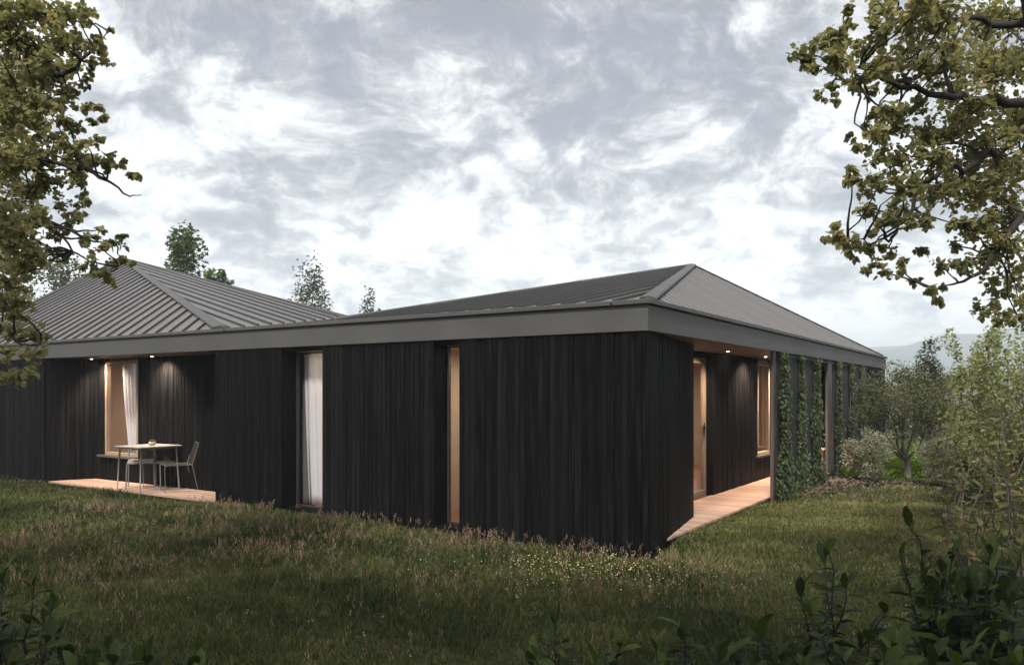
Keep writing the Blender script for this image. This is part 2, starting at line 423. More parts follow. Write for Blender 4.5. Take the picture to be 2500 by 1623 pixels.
hill('hills', 1100, [(1500, 905), (1900, 880), (2180, 855), (2250, 838), (2290, 818), (2310, 813), (2340, 818), (2370, 824), (2420, 816), (2470, 803), (2540, 796), (2700, 775), (3000, 790), (3600, 850)], 400, 5)

# ------------------------------------------------------------------ walls
nboards = 0
extra = MB()
def board_mesh(wd, h, th=.022, ch=.005):
    """a vertical board with chamfered outer edges; x across, y outward negative"""
    x = wd / 2
    sec = [(-x, 0), (-x, -th + ch), (-x + ch, -th), (x - ch, -th), (x, -th + ch), (x, 0)]
    m = MB(); m.prism(sec, 0, h); return poly_mesh('cladding_board', m.v, m.f, M['char'])
board_cache = {}
def clad(p0, p1, z0, z1, pitch=.075):
    """boards from p0 to p1 (house plan), outer side on the right hand when walking p0 -> p1 reversed (towards -normal)"""
    global nboards
    p0, p1 = Vector((*p0, 0)), Vector((*p1, 0)); L = (p1 - p0).length; n = max(1, round(L / pitch)); pw = L / n
    dirv = (p1 - p0).normalized(); ang = math.atan2(dirv.y, dirv.x); out = Vector((dirv.y, -dirv.x, 0))
    key = (round(pw, 4), round(z1 - z0, 3))
    if key not in board_cache: board_cache[key] = board_mesh(pw - .0045, z1 - z0)
    for i in range(n):
        p = p0 + dirv * (pw * (i + .5)) + out * random.uniform(-.004, .004)
        o = link('cladding_board', board_cache[key], house, (p.x, p.y, z0), (0, 0, ang + random.uniform(-.012, .012)))
        nboards += 1
core = MB()
T1a, T1b = 4.57, 5.352; T2a, T2b = 2.34, 2.706; PR, PL = 6.784, 11.67; SB = .82
FB = .045                                                  # board back plane behind the fascia face
def hclad(ta, tb, s=FB, z0=-.12, z1=ZS): clad((-tb, s), (-ta, s), z0, z1)
hclad(.0, T2a); hclad(T2b, T1a); hclad(T1b, PR); hclad(PL, 14.3)
for ta, tb in ((.1, T2a), (T2b, T1a), (T1b, PR), (PL, TL)):
    core.box(-tb + .004, -ta - .004, FB + .002, .285, -.14, ZS - .003)
for ta, tb in ((T2a, T2b), (T1a, T1b)):                   # lintels
    core.box(-tb, -ta, FB + .012, .285, 2.155, ZS - .004); core.box(-tb, -ta, FB + .016, .29, -.14, .027)
# left porch: back wall, angled left wall, right return
WLa, WLb = 10.05, 11.12
hclad(PR, WLa - .03, SB, -.01, ZS); clad((-(WLb + .03), SB), (-(PR + .0), SB), -.01, .44) if False else None
clad((-(WLb), SB), (-(WLa - .03), SB), -.01, .44)
clad((-11.34, SB), (-WLb, SB), -.01, ZS)
clad((-PL, .05), (-11.34, SB - .0), -.01, ZS)
core.box(-WLa + .03, -PR, SB + .002, SB + .09, -.14, ZS - .003)
core.box(-WLb, -WLa + .03, SB + .002, SB + .09, -.14, .44)
core.box(-11.6, -WLb, SB + .004, SB + .09, -.14, ZS - .003)
core.prism([(-PL - .02, .07), (-11.36, SB + .012), (-11.7, SB + .012)], -.14, ZS - .004)
core.box(-PR + .002, -PR + .15, .29, SB, -.14, ZS - .005)
# right side: angled side wall, porch back wall with door and window
E1 = (-.503, 2.566)
clad((-.045, .05), E1, -.12, ZS)
sdx, sdy = E1[0] + .045, E1[1] - .05; sl = math.hypot(sdx, sdy); nxl, nyl = -sdy / sl, sdx / sl
core.prism([(-.05 + nxl * .004, .06), (E1[0] + nxl * .004, E1[1] - .002), (E1[0] + nxl * .16, E1[1] - .002), (-.05 + nxl * .2, .27)], -.14, ZS - .003)
core.box(-1.16, E1[0] - .01, E1[1] - .16, E1[1] - .006, -.14, ZS - .004)
TB, DA, DB, WA, WB = 1.0, 3.72, 4.76, 7.14, 7.97          # back wall inset, door span, window span
clad((-TB, DB), (-TB, WA), -.01, ZS); clad((-TB, WA), (-TB, WB), -.01, .44); clad((-TB, WB), (-TB, 12.9), -.01, ZS, .17)
core.box(-1.17, -TB - .002, DB + .004, DB + .2, -.14, ZS - .002); core.box(-1.08, -TB - .002, DB + .2, WA, -.14, ZS - .003); core.box(-1.08, -TB - .002, WA, WB, -.14, .44)
core.box(-1.08, -TB - .002, WB, 12.9, -.14, ZS - .003); core.box(-1.2, -TB - .02, DA - .4, DB, 2.13, ZS - .004); core.box(-1.2, -TB - .03, 2.4, DA, -.14, ZS - .005)
# far closed bay, rear and left walls of the house
clad((-.045, 12.95), (-.045, SD), -.12, ZS, .15)
core.box(-.3, -.05, 12.95, SD, -.14, ZS - .003); core.box(-1.2, -.3, 12.9, 13.1, -.14, ZS - .004)
core.box(-TL, -.3, SD - .2, SD, -.14, ZS - .005); core.box(-TL - .2, -TL, .06, SD, -.14, ZS - .003)
core.build('wall', M['char'], house)

# --- roof edge
sof = MB()
sof.prism([(-TL, .03), (-.03, .03), (-.03, SD), (-TL, SD)], ZS + .001, ZS + .03)
sof.build('soffit', M['soffit'], house)
fas = MB(); fas.box(-TL - .2, 0, 0, .028, ZS - .004, ZF); fas.box(-.028, 0, .028, SD, ZS - .004, ZF); fas.box(-TL - .2, -.028, SD - .028, SD, ZS - .004, ZF)
fas.build('fascia', M['fascia'], house)
gut = MB(); gut.box(-TL - .2, .035, -.035, .11, ZF + .012, ZG); gut.box(-.11, .035, .11, SD + .035, ZF + .012, ZG)
gut.build('gutter', M['fascia'], house, bevel=.006)
gin = MB(); gin.box(-TL - .1, -.02, .02, .10, ZF - .01, ZF + .02); gin.box(-.10, -.02, .10, SD - .1, ZF - .01, ZF + .02)
gin.build('gutter_bracket', M['black'], house)

# --- roofs
ZR = ZG - .012
vA = Vector((-.02, .02, ZR)); vP = Vector((-3.037, 9.37, 4.37)); vF = Vector((-.02, SD, ZR))
vQ = Vector((-4.60, .02, ZR))
vB = Vector((-6.625, .02, ZR)); vE = Vector((-15.98, .02, ZR))
pa = loc((-12.35, 24.93, 5.83)); vT = Vector(pa)
sdir_r = (HM.to_3x3().inverted() @ Vector((-.9001, 1, .2929))).normalized()
nr = (vT - vB).cross(sdir_r).normalized()
vV = ray_plane_local(850, 775, vB, nr)
print('V local', tuple(round(c, 2) for c in vV), 'T local', tuple(round(c, 2) for c in vT))
def clip(poly, n, dd):
    out = []
    for i, p in enumerate(poly):
        q = poly[(i + 1) % len(poly)]; a, b = p.dot(n) - dd, q.dot(n) - dd
        if a >= 0: out.append(p)
        if (a > 0) != (b > 0) and abs(a - b) > 1e-12: out.append(p + (q - p) * (a / (a - b)))
    return out
def roof_face(poly, sdir, pitch, off=0.0, rib_h=.034, rib_w=.03, rmat='rib'):
    n = (poly[1] - poly[0]).cross(poly[2] - poly[0]).normalized()
    if n.z < 0: n = -n
    sdir = (sdir - n * sdir.dot(n)).normalized()
    pd = sdir.cross(n).normalized()
    lo = min(p.dot(pd) for p in poly); hi = max(p.dot(pd) for p in poly)
    k = lo + off
    if off > 0: k -= pitch
    while k < hi:
        st = clip(clip(poly, pd, k + .004), -pd, -(k + pitch - .004))
        if len(st) >= 3:
            c = sum(st, Vector()) / len(st)
            m = MB(); b = 0; nn = len(st)
            lift = n * random.uniform(0, .003)
            m.v += [p + lift for p in st] + [p - n * .03 for p in st]
            m.f += [tuple(range(nn)), tuple(range(2 * nn - 1, nn - 1, -1))] + [(i, nn + i, nn + (i + 1) % nn, (i + 1) % nn) for i in range(nn)]
            pan = m.build('roof_panel', M['roof'], house)
            # the standing seam along the lower edge of this strip
            kk = k + rib_w / 2 + .002
            seg = clip(clip(poly, pd, kk - .0005), -pd, -(kk + .0005))
            if len(seg) >= 2:
                a = min(seg, key=lambda p: p.dot(sdir)); z = max(seg, key=lambda p: p.dot(sdir))
                if (z - a).length > .12:
                    h = pd * (rib_w / 2); t = n * rib_h; bt = n * -.01
                    rm = MB(); rm.v += [a - h + bt, a + h + bt, z + h + bt, z - h + bt, a - h * .7 + t, a + h * .7 + t, z + h * .7 + t, z - h * .7 + t]
                    rm.f += BOXF; rm.build('standing_seam', M[rmat], house)
        k += pitch
    lowm = MB(); b = len(poly); lowm.v += [p - n * .034 for p in poly] + [Vector((p.x, p.y, ZS + .05)) for p in poly]
    lowm.f += [tuple(range(b)), tuple(range(2 * b - 1, b - 1, -1))] + [(i, b + i, b + (i + 1) % b, (i + 1) % b) for i in range(b)]
    return lowm, n
under = MB()
def add_under(m):
    b = len(under.v); under.v += m.v; under.f += [tuple(b + i for i in f) for f in m.f]
for poly, sdv, pitch, off in (([vA, vP, vQ], Vector((0, 1, .2)), .30, .0), ([vA, vF, vP], Vector((-1, 0, .61)), .30, .0),
                              ([vB, vT, vE], HM.to_3x3().inverted() @ Vector((0, 1, .404)), .30, .08), ([vB, vV, vT], sdir_r, .36, .15)):
    m, n = roof_face(poly, sdv, pitch, off, *((.012, .030, 'rib_lit') if poly[1] is vF else ())); add_under(m)
# closing slopes on the sides turned away from the garden
back = MB()
for tri in ([vP, vF, Vector((-8.0, SD - .1, ZR))], [vP, Vector((-8.0, SD - .1, ZR)), vQ]):
    b = len(back.v); back.v += [p - Vector((0, 0, .05)) for p in tri]; back.f.append((b, b + 1, b + 2))
for tri in ([vT, vV, Vector((-26, 14, ZR))], [vT, vE, Vector((-26, 14, ZR))]):
    b = len(back.v); back.v += [p - Vector((0, 0, .05)) for p in tri]; back.f.append((b, b + 1, b + 2))
back.build('roof_back', M['roof'], house)
under.build('roof_underlay', M['black'], house)
def hip(a, b, wd=.085, up=.03):
    dv = (b - a).normalized(); side = dv.cross(Vector((0, 0, 1))).normalized(); upv = side.cross(dv).normalized()
    m = MB()
    for p in (a, b): m.v += [p + side * wd + upv * .0, p + side * wd * .9 + upv * up * .7, p + upv * (up + .012), p - side * wd * .9 + upv * up * .7, p - side * wd + upv * .0]
    m.f += [(i, i + 1, i + 6, i + 5) for i in range(4)] + [(0, 5, 9, 4), (4, 3, 2, 1, 0), (5, 6, 7, 8, 9)]
    m.build('hip_cap', M['fascia'], house)
hip(vA + Vector((-.02, .06, .012)), vP); hip(vB + (vT - vB) * .008, vT, .10); hip(vP, vQ + (vP - vQ) * .02, .05, .03); hip(vP, vF + (vP - vF) * .02, .05, .03)
hip(vT, vV, .05, .03); hip(vT, vE, .05, .03)
for p in (Vector((-.38, -.035, ZF + .03)), Vector((-6.5, -.035, ZF + .03))):
    MB().lathe([(.012, 0), (.012, .012)], 8).build('rivet', M['black'], house, loc=p, rot=(R(90), 0, 0))

# --- rooms behind the openings
room = MB(); rfl = MB()
def make_room(x0, x1, y0, y1, open_side):
    z0, z1 = .0, 2.19; th = .04
    rfl.box(x0, x1, y0 + .004, y1, -.06, z0)
    room.box(x0, x1, y0, y1, z1 - .02, z1)
    if open_side != 'y0': pass
    room.box(x0, x1, y1, y1 + th, z0, z1)
    room.box(x0 - th, x0, y0, y1, z0, z1)
    if open_side != 'x1': room.box(x1, x1 + th, y0, y1, z0, z1)
    else: room.box(x0, x1, y0 - th, y0, z0, z1)
make_room(-6.5, -3.5, .295, 3.4, 'y0')
make_room(-3.3, -1.35, .295, 2.2, 'y0')
make_room(-11.7, -7.2, SB + .095, 3.6, 'y0')
make_room(-4.2, -1.085, 2.9, 9.4, 'x1')
room.build('inner_wall', M['plaster'], house); rfl.build('inner_floor', M['floor_in'], house)
def lamp(kind, name, p, e, col=(1, .80, .60), size=.25, **kw):
    ld = bpy.data.lights.new(name, kind); ld.energy = e; ld.color = col
    if kind == 'AREA': ld.size = size
    else: ld.shadow_soft_size = size
    for k, v in kw.items(): setattr(ld, k, v)
    o = bpy.data.objects.new(name, ld); COL.objects.link(o); o.parent = house; o.location = p; return o
for p, e in (((-5.0, 1.9, 2.1), 26), ((-2.3, 1.3, 2.1), 16), ((-9.6, 2.2, 2.1), 34), ((-2.4, 4.2, 2.1), 24), ((-2.4, 7.6, 2.1), 24)):
    lamp('AREA', 'room_lamp', p, e, size=.5)
# --- downlights in the porch ceilings
for (t, s, e) in ((11.01, .513, 12), (9.153, .52, 15), (.586, 4.258, 13), (.60, 6.286, 15), (.55, 8.25, 42)):
    o = MB().lathe([(.034, 0), (.034, -.012), (.026, -.014)], 14).build('downlight', M['steel'], house, loc=(-t, s, ZS))
    MB().lathe([(.022, -.0145), (.022, -.017)], 12).build('lamp_lens', M['lamp'], o)
    lamp('SPOT', 'downlight_beam', (-t, s, ZS - .03), e * 12.0, (1, .76, .56), .03, spot_size=R(118), spot_blend=.85).rotation_euler = ((R(24), 0, 0) if t > 2 else (0, R(24), 0))

# --- windows and door: parts of the house, with frame, pane and sill below them
def window(name, c, ang, wd, z0, z1, fr=.05, dep=.07, sill=None, label=None, mat='pine'):
    """c = plan point of the opening's middle on the glass plane, facing -y in its own frame"""
    m = MB()
    x = wd / 2
    m.box(-x, -x + fr, -dep / 2, dep / 2, z0, z1); m.box(x - fr, x, -dep / 2, dep / 2, z0, z1)
    m.box(-x + fr, x - fr, -dep / 2, dep / 2, z0, z0 + fr); m.box(-x + fr, x - fr, -dep / 2, dep / 2, z1 - fr, z1)
    f = m.build(name, M[mat], house, loc=(c[0], c[1], 0), rot=(0, 0, ang), bevel=.004)
    if label: f['label'] = label
    MB().box(-x + fr - .004, x - fr + .004, -.006, .006, z0 + fr - .004, z1 - fr + .004).build('pane', M['glass'], f)
    if sill: MB().box(-x - .12, x + .04, -dep / 2 - sill, -dep / 2 - .002, z0 - .035, z0 + .003).build('sill', M['post'], f, bevel=.004)
    return f
W1 = window('window', (-(T1a + T1b) / 2, .30), 0, T1b - T1a, .03, 2.152, .024, .05, mat='taupe')
W2 = window('window', (-(T2a + T2b) / 2, .30), 0, T2b - T2a, .03, 2.152, .022, .05, mat='taupe')
W3 = window('window', (-(WLa + WLb) / 2 - .0, SB + .04), 0, WLb - WLa - .02, .45, 2.17, .055, .09, .09)
W4 = window('window', (-TB - .035, (WA + WB) / 2), R(90), WB - WA - .01, .45, 2.15, .05, .09, .06)
D1 = window('door', (-TB - .12, (DA + DB) / 2), R(90), DB - DA - .02, .0, 2.13, .09, .06, None, 'pale timber glazed door at the end of the right porch')
hd = MB().tube([(.42, -.03, 1.05), (.42, -.085, 1.05), (.30, -.085, 1.05)], .010, 8).build('handle', M['black'], D1)
hd2 = MB().box(.395, .445, -.038, -.031, .96, 1.12).build('handle_plate', M['black'], D1)

# --- curtains hang inside the windows: things of their own
def curtain(label, frame_o, x0t, x1t, x0b, x1b, z0, z1, y, mat, amp=.025, waves=7, name='curtain', cat='curtain', group=None):
    n, k = 60, 14
    V = []
    for j in range(k + 1):
        f = j / k; ff = f ** 1.6
        for i in range(n + 1):
            u = i / n
            x = (x0t + (x1t - x0t) * u) * (1 - ff) + (x0b + (x1b - x0b) * u) * ff
            yy = y + amp * math.sin(u * waves * 2 * math.pi + .6 * math.sin(f * 2)) * (.6 + .4 * f)
            V.append((x, yy, z1 + (z0 - z1) * f))
    ii = np.arange((n + 1) * (k + 1)).reshape(k + 1, n + 1)
    Fc = np.stack([ii[:-1, :-1], ii[1:, :-1], ii[1:, 1:], ii[:-1, 1:]], -1).reshape(-1, 4)
    o = link(name, fast_mesh(name, V, Fc, mat, smooth=True))
    o.matrix_world = HM @ Matrix.Translation(frame_o.location) @ Matrix.Rotation(frame_o.rotation_euler.z, 4, 'Z')
    so_ = o.modifiers.new('thick', 'SOLIDIFY'); so_.thickness = .003
    return tag(o, label, cat, group)
curtain('white full height curtain in the wide floor to ceiling window of the front wall', W1, -.35, .42, -.26, .42, .055, 2.12, .09, M['curtain'], .02, 5)
curtain('dark taupe curtain edge left of the white curtain in the tall front window', W1, -.80, -.24, -.80, -.16, .02, 2.14, .11, mat_cloth('taupe', (.13, .108, .098), .0), .012, 4)
curtain('white gathered curtain in the window behind the porch table', W3, -.18, .56, .02, .56, .50, 2.14, .09, M['curtain'], .022, 7)
curtain('narrow white curtain in the sill window of the right porch', W4, -.40, -.10, -.40, -.22, .50, 2.12, .085, M['curtain'], .012, 4)
curtain('tan blind beside the white curtain in the right porch window', W4, -.36, .45, -.36, .45, .50, 2.13, .115, M['blind'], .004, 4, 'blind', 'blind')
curtain('pale tan curtain behind the glazed door of the right porch', D1, -.2, .40, -.2, .36, .03, 2.10, .14, M['blind'], .015, 5)
# wall lamp glimpsed through the narrow front window, and a strip lamp behind the white curtain
wl = thing('wall_lamp', 'small square lit wall lamp seen through the narrowest front window', 'lamp'); wl.matrix_world = HM @ Matrix.Translation((-3.22, 2.0, 1.86))
MB().box(-.06, .06, .12, .18, -.11, .11).build('lamp_shade', M['strip'], wl, bevel=.01); MB().box(-.03, .03, .182, .197, -.03, .03).build('bracket', M['black'], wl)
sl_ = tag(MB().box(-.55, .55, -.03, .03, -.07, .07).build('strip_lamp', M['strip']), 'glowing strip lamp showing through the white curtain of the tall window', 'lamp')
sl_.matrix_world = HM @ Matrix.Translation((-4.75, .72, 1.93))

# ------------------------------------------------------------------ decks
def deck(label, x0, x1, y0, y1, along, pw, z=.0):
    dk = thing('timber_deck', label, 'deck', A, TH, 'timber porch decks')
    n = round(((y1 - y0) if along == 'x' else (x1 - x0)) / pw) if along == 'x' else round((y1 - y0) / pw)
    pw = (y1 - y0) / n
    me = MB().box(x0, x1, 0, pw - .006, -.028, 0)
    md = poly_mesh('deck_plank', me.v, me.f, M['deck'])
    for i in range(n):
        link('deck_plank', md, dk, (random.uniform(-.004, .004), y0 + i * pw, z + random.uniform(-.002, .002)))
    MB().box(x0 + .02, x1 - .02, y0 + .02, y1 - .02, -.12, -.032).build('joist_frame', M['slat'], dk)
    return dk
deck('pink larch plank deck of the left porch under the table and chairs', -11.62, -6.79, .07, SB - .03, 'x', .13)
deck('pink larch plank deck running along the right porch to the ivy screen', -1.02, -.19, .30, 12.9, 'x', .13)

# ------------------------------------------------------------------ slat screen with posts along the right eave
scr = thing('slat_screen', 'dark vertical slat screen under the right eave carrying the ivy', 'screen', A, TH)
slm = MB().box(-.019, .019, -.028, .028, 0, ZS + .10); slat_me = poly_mesh('slat', slm.v, slm.f, M['slat'])
def slats(s0, s1):
    n = max(1, round((s1 - s0) / .078))
    for i in range(n + 1): link('slat', slat_me, scr, (-.075, s0 + (s1 - s0) * i / n, -.1), (0, 0, R(90) + random.uniform(-.02, .02)))
slats(4.92, 7.88); slats(8.98, 12.8)
for s0, s1 in ((4.72, 4.86), (8.50, 8.86)):
    MB().box(-.10, -.05, s0, s1, -.1, ZS).build('post', M['post'], scr, bevel=.004)
MB().box(-.06, -.04, 4.9, 12.85, ZS - .07, ZS - .02).build('rail', M['slat'], scr)
MB().box(-.06, -.04, 4.9, 12.85, .05, .10).build('rail', M['slat'], scr)
bench = thing('planter_box', 'pinkish timber box standing on the deck in the gap of the slat screen', 'planter box', HM @ Vector((-.42, 8.9, 0)), TH)
MB().box(-.24, .24, -.25, .35, .0, .46).build('box_body', M['deck'], bench, bevel=.006); MB().box(-.26, .26, -.27, .37, .462, .50).build('lid', M['deck'], bench, bevel=.006)

# ------------------------------------------------------------------ table, chairs, pot plants on the left porch
def hl(t, s, z=0): return HM @ Vector((-t, s, z))
tb = thing('table', 'pale square metal table on the left porch deck', 'table', hl(9.03, .38), TH)
MB().box(-.36, .36, -.375, .375, .705, .722).build('table_top', M['tabletop'], tb, bevel=.006)
MB().box(-.31, .31, -.33, .33, .675, .703).build('apron', M['steel'], tb)
for sx in (-1, 1):
    for sy in (-1, 1):
        MB().tube([(sx * .30, sy * .31, .69), (sx * .325, sy * .345, 0)], [.016, .011], 8).build('leg', M['steel'], tb, smooth=True)
def wire_chair(label, p, rz):
    c = thing('wire_chair', label, 'chair', p, rz, 'wire chairs around the porch table')
    w2, dpt, sh = .215, .20, .43
    for sx in (-1, 1):
        x = sx * w2
        MB().tube([(x, -dpt, .008), (x, -dpt - .01, sh - .02), (x, -dpt + .02, sh)], .0055, 6).build('leg', M['steel'], c)
        MB().tube([(x, dpt + .09, .008), (x, dpt, sh)], .0055, 6).build('leg', M['steel'], c)
        MB().tube([(x, -dpt, .008), (x, dpt + .09, .008)], .005, 6).build('runner', M['steel'], c)
    MB().tube([(-w2, -dpt, .008), (w2, -dpt, .008)], .005, 6).build('front_bar', M['steel'], c)
    fr = MB().tube([(-w2, -dpt, sh), (-w2, dpt, sh), (w2, dpt, sh), (w2, -dpt, sh), (-w2, -dpt, sh)], .005, 6).build('seat', M['steel'], c)
    for i in range(1, 13):
        y = -dpt + 2 * dpt * i / 13
        MB().tube([(-w2, y, sh), (w2, y, sh)], .0026, 5).build('seat_wire', M['steel'], fr)
    b0, b1 = Vector((0, dpt, sh)), Vector((0, dpt + .10, .78))
    bk = MB().tube([(-w2, b0.y, b0.z), (-w2 + .01, b1.y, b1.z - .02), (-w2 + .04, b1.y, b1.z), (w2 - .04, b1.y, b1.z), (w2 - .01, b1.y, b1.z - .02), (w2, b0.y, b0.z)], .005, 6).build('backrest', M['steel'], c)
    for i in range(1, 13):
        q = b0 + (b1 - b0) * (i / 13)
        MB().tube([(-w2, q.y, q.z), (w2, q.y, q.z)], .0026, 5).build('back_wire', M['steel'], bk)
    return c
wire_chair('grey wire chair to the right of the porch table, turned towards it', hl(8.44, .50), TH + R(-24))
wire_chair('grey wire chair behind the porch table, its back against the wall', hl(8.98, .60), TH + R(4))
pc = thing('padded_chair', 'low chair with pale seat pad tucked under the left side of the table', 'chair', hl(9.30, .42), TH + R(55))
MB().box(-.20, .20, -.19, .19, .425, .465).build('seat', M['pad'], pc, bevel=.015)
for sx in (-1, 1):
    MB().tube([(sx * .20, -.20, .43), (sx * .215, -.23, 0)], [.012, .009], 8).build('leg', M['steel'], pc)
    MB().tube([(sx * .20, .20, .62), (sx * .20, .19, .43), (sx * .215, .24, 0)], [.010, .012, .009], 8).build('leg', M['steel'], pc)
MB().tube([(-.20, .20, .62), (-.1, .235, .635), (.1, .235, .635), (.20, .20, .62)], .017, 8).build('backrest', M['steel'], pc)
MB().tube([(-.20, -.19, .42), (.20, -.19, .42), (.20, .19, .42), (-.20, .19, .42), (-.20, -.19, .42)], .009, 6).build('seat_frame', M['steel'], pc)
def succulent(label, p, r):
    s = thing('succulent', label, 'pot plant', p, 0, 'pot plants on the porch table')
    MB().lathe([(r * .55, 0), (r * .8, r * .5), (r * .85, r * .9), (r * .7, r * .9)], 12).build('pot', M['pot'], s, smooth=True)
    m = MB()
    for k in range(16):
        a = k * 2.4; e = .25 + .08 * k; l = r * (1.15 - .03 * k)
        b = Vector((0, 0, r * .9)); tip = b + Vector((math.cos(a) * math.cos(e), math.sin(a) * math.cos(e), math.sin(e))) * l
        m.tube([b, b.lerp(tip, .55) + Vector((0, 0, -.004)), tip], [r * .12, r * .2, .002], 5)
    m.build('rosette', M['olive'], s)
succulent('small round succulent pot at the left of the two on the table', hl(9.12, .48, .722), .045)
succulent('wider succulent pot beside the smaller one on the table', hl(8.98, .42, .722), .062)

# ------------------------------------------------------------------ foliage helpers
LIME_V = np.array([(0, 0, 0), (0, .45, -.03), (0, 1, .02), (-.33, -.09, .06), (-.52, .28, .09), (-.33, .68, .05), (.33, -.09, .06), (.52, .28, .09), (.33, .68, .05)], float)
LIME_F = np.array([(0, 1, 4, 3), (1, 2, 5, 4), (0, 6, 7, 1), (1, 7, 8, 2)])
RH_V = np.array([(0, 0, 0), (.34, .5, .07), (0, 1, 0), (-.34, .5, .07)], float); RH_F = np.array([(0, 1, 2, 3)])
NAR_V = np.array([(0, 0, 0), (.17, .45, .04), (0, 1, -.02), (-.17, .45, .04)], float)
LAU_V = np.array([(0, 0, 0), (0, .35, .03), (0, .7, .03), (0, 1, -.06), (-.12, .18, .05), (-.21, .50, .08), (-.12, .84, .02), (.12, .18, .05), (.21, .50, .08), (.12, .84, .02)], float)
LAU_F = np.array([(0, 1, 5, 4), (1, 2, 6, 5), (0, 7, 8, 1), (1, 8, 9, 2)]); LAU_T = np.array([(2, 3, 6), (2, 9, 3)])
STAR_V = np.array([(0, 0, 0), (.2, .35, .03), (.62, .42, .08), (.3, .62, .03), (0, 1, 0), (-.3, .62, .03), (-.62, .42, .08), (-.2, .35, .03)], float)
STAR_F = np.array([(0, 1, 2, 3), (0, 3, 4, 5), (0, 5, 6, 7)])
def rand_rot(n, droop=.5, r=rng):
    """leaf frames: y = leaf axis, mostly outward and hanging a little; z = leaf normal"""
    az = r.uniform(0, 2 * np.pi, n); el = r.normal(-droop, .55, n)
    y = np.stack([np.cos(az) * np.cos(el), np.sin(az) * np.cos(el), np.sin(el)], -1)
    up = np.stack([r.normal(0, .55, n), r.normal(0, .55, n), np.ones(n)], -1)
    x = np.cross(y, up); x /= np.linalg.norm(x, axis=1, keepdims=True) + 1e-9
    z = np.cross(x, y)
    return np.stack([x, y, z], -1)
def scatter(tv, tf, P, Rm, sc):
    n, k = len(P), len(tv)
    V = np.einsum('nij,kj->nki', Rm, tv) * sc[:, None, None] + P[:, None, :]
    Fc = (tf[None] + (np.arange(n) * k)[:, None, None]).reshape(-1, tf.shape[1])
    return V.reshape(-1, 3), Fc
def leaf_mesh(name, tv, tf, P, Rm, sc, tint, mat):
    V, Fc = scatter(tv, tf, P, Rm, sc)
    return fast_mesh(name, V, Fc, mat, np.repeat(tint, len(tv)))
def leaf_objects(parent, tv, tf, P, Rm, sc, tint, mat, name='leaf', variants=4, tris=None):
    """single leaves, sharing a few meshes of different tint"""
    qs = np.clip((tint * variants).astype(int), 0, variants - 1)
    mes = []
    for k in range(variants):
        fl = [tuple(f) for f in tf] + ([tuple(f) for f in tris] if tris is not None else [])
        me = poly_mesh(name, tv, fl, mat)
        a = me.attributes.new('tint', 'FLOAT', 'POINT'); a.data.foreach_set('value', np.full(len(tv), (k + .5) / variants, np.float32)); mes.append(me)
    inv = parent.matrix_world.inverted() if parent else Matrix()
    for p, rm, s_, q in zip(P, Rm, sc, qs):
        m4 = Matrix([[rm[0][0] * s_, rm[0][1] * s_, rm[0][2] * s_, p[0]], [rm[1][0] * s_, rm[1][1] * s_, rm[1][2] * s_, p[1]], [rm[2][0] * s_, rm[2][1] * s_, rm[2][2] * s_, p[2]], [0, 0, 0, 1]])
        link(name, mes[q], parent, mat4=m4)
def proj(P):
    Y = np.maximum(P[:, 1], .01)
    return CX + P[:, 0] / Y * F, HZ - (P[:, 2] - CH) / Y * F

def wander(a, b, n, amp, seed):
    r = random.Random(seed); a, b = Vector(a), Vector(b); L = (b - a).length
    pts = []
    o = Vector((0, 0, 0))
    for i in range(n + 1):
        f = i / n
        if 0 < i < n: o += Vector((r.gauss(0, 1), r.gauss(0, 1), r.gauss(0, 1))) * amp * L / n
        pts.append(a.lerp(b, f) + o * (1 - f * .6))
    pts[-1] = b; return pts

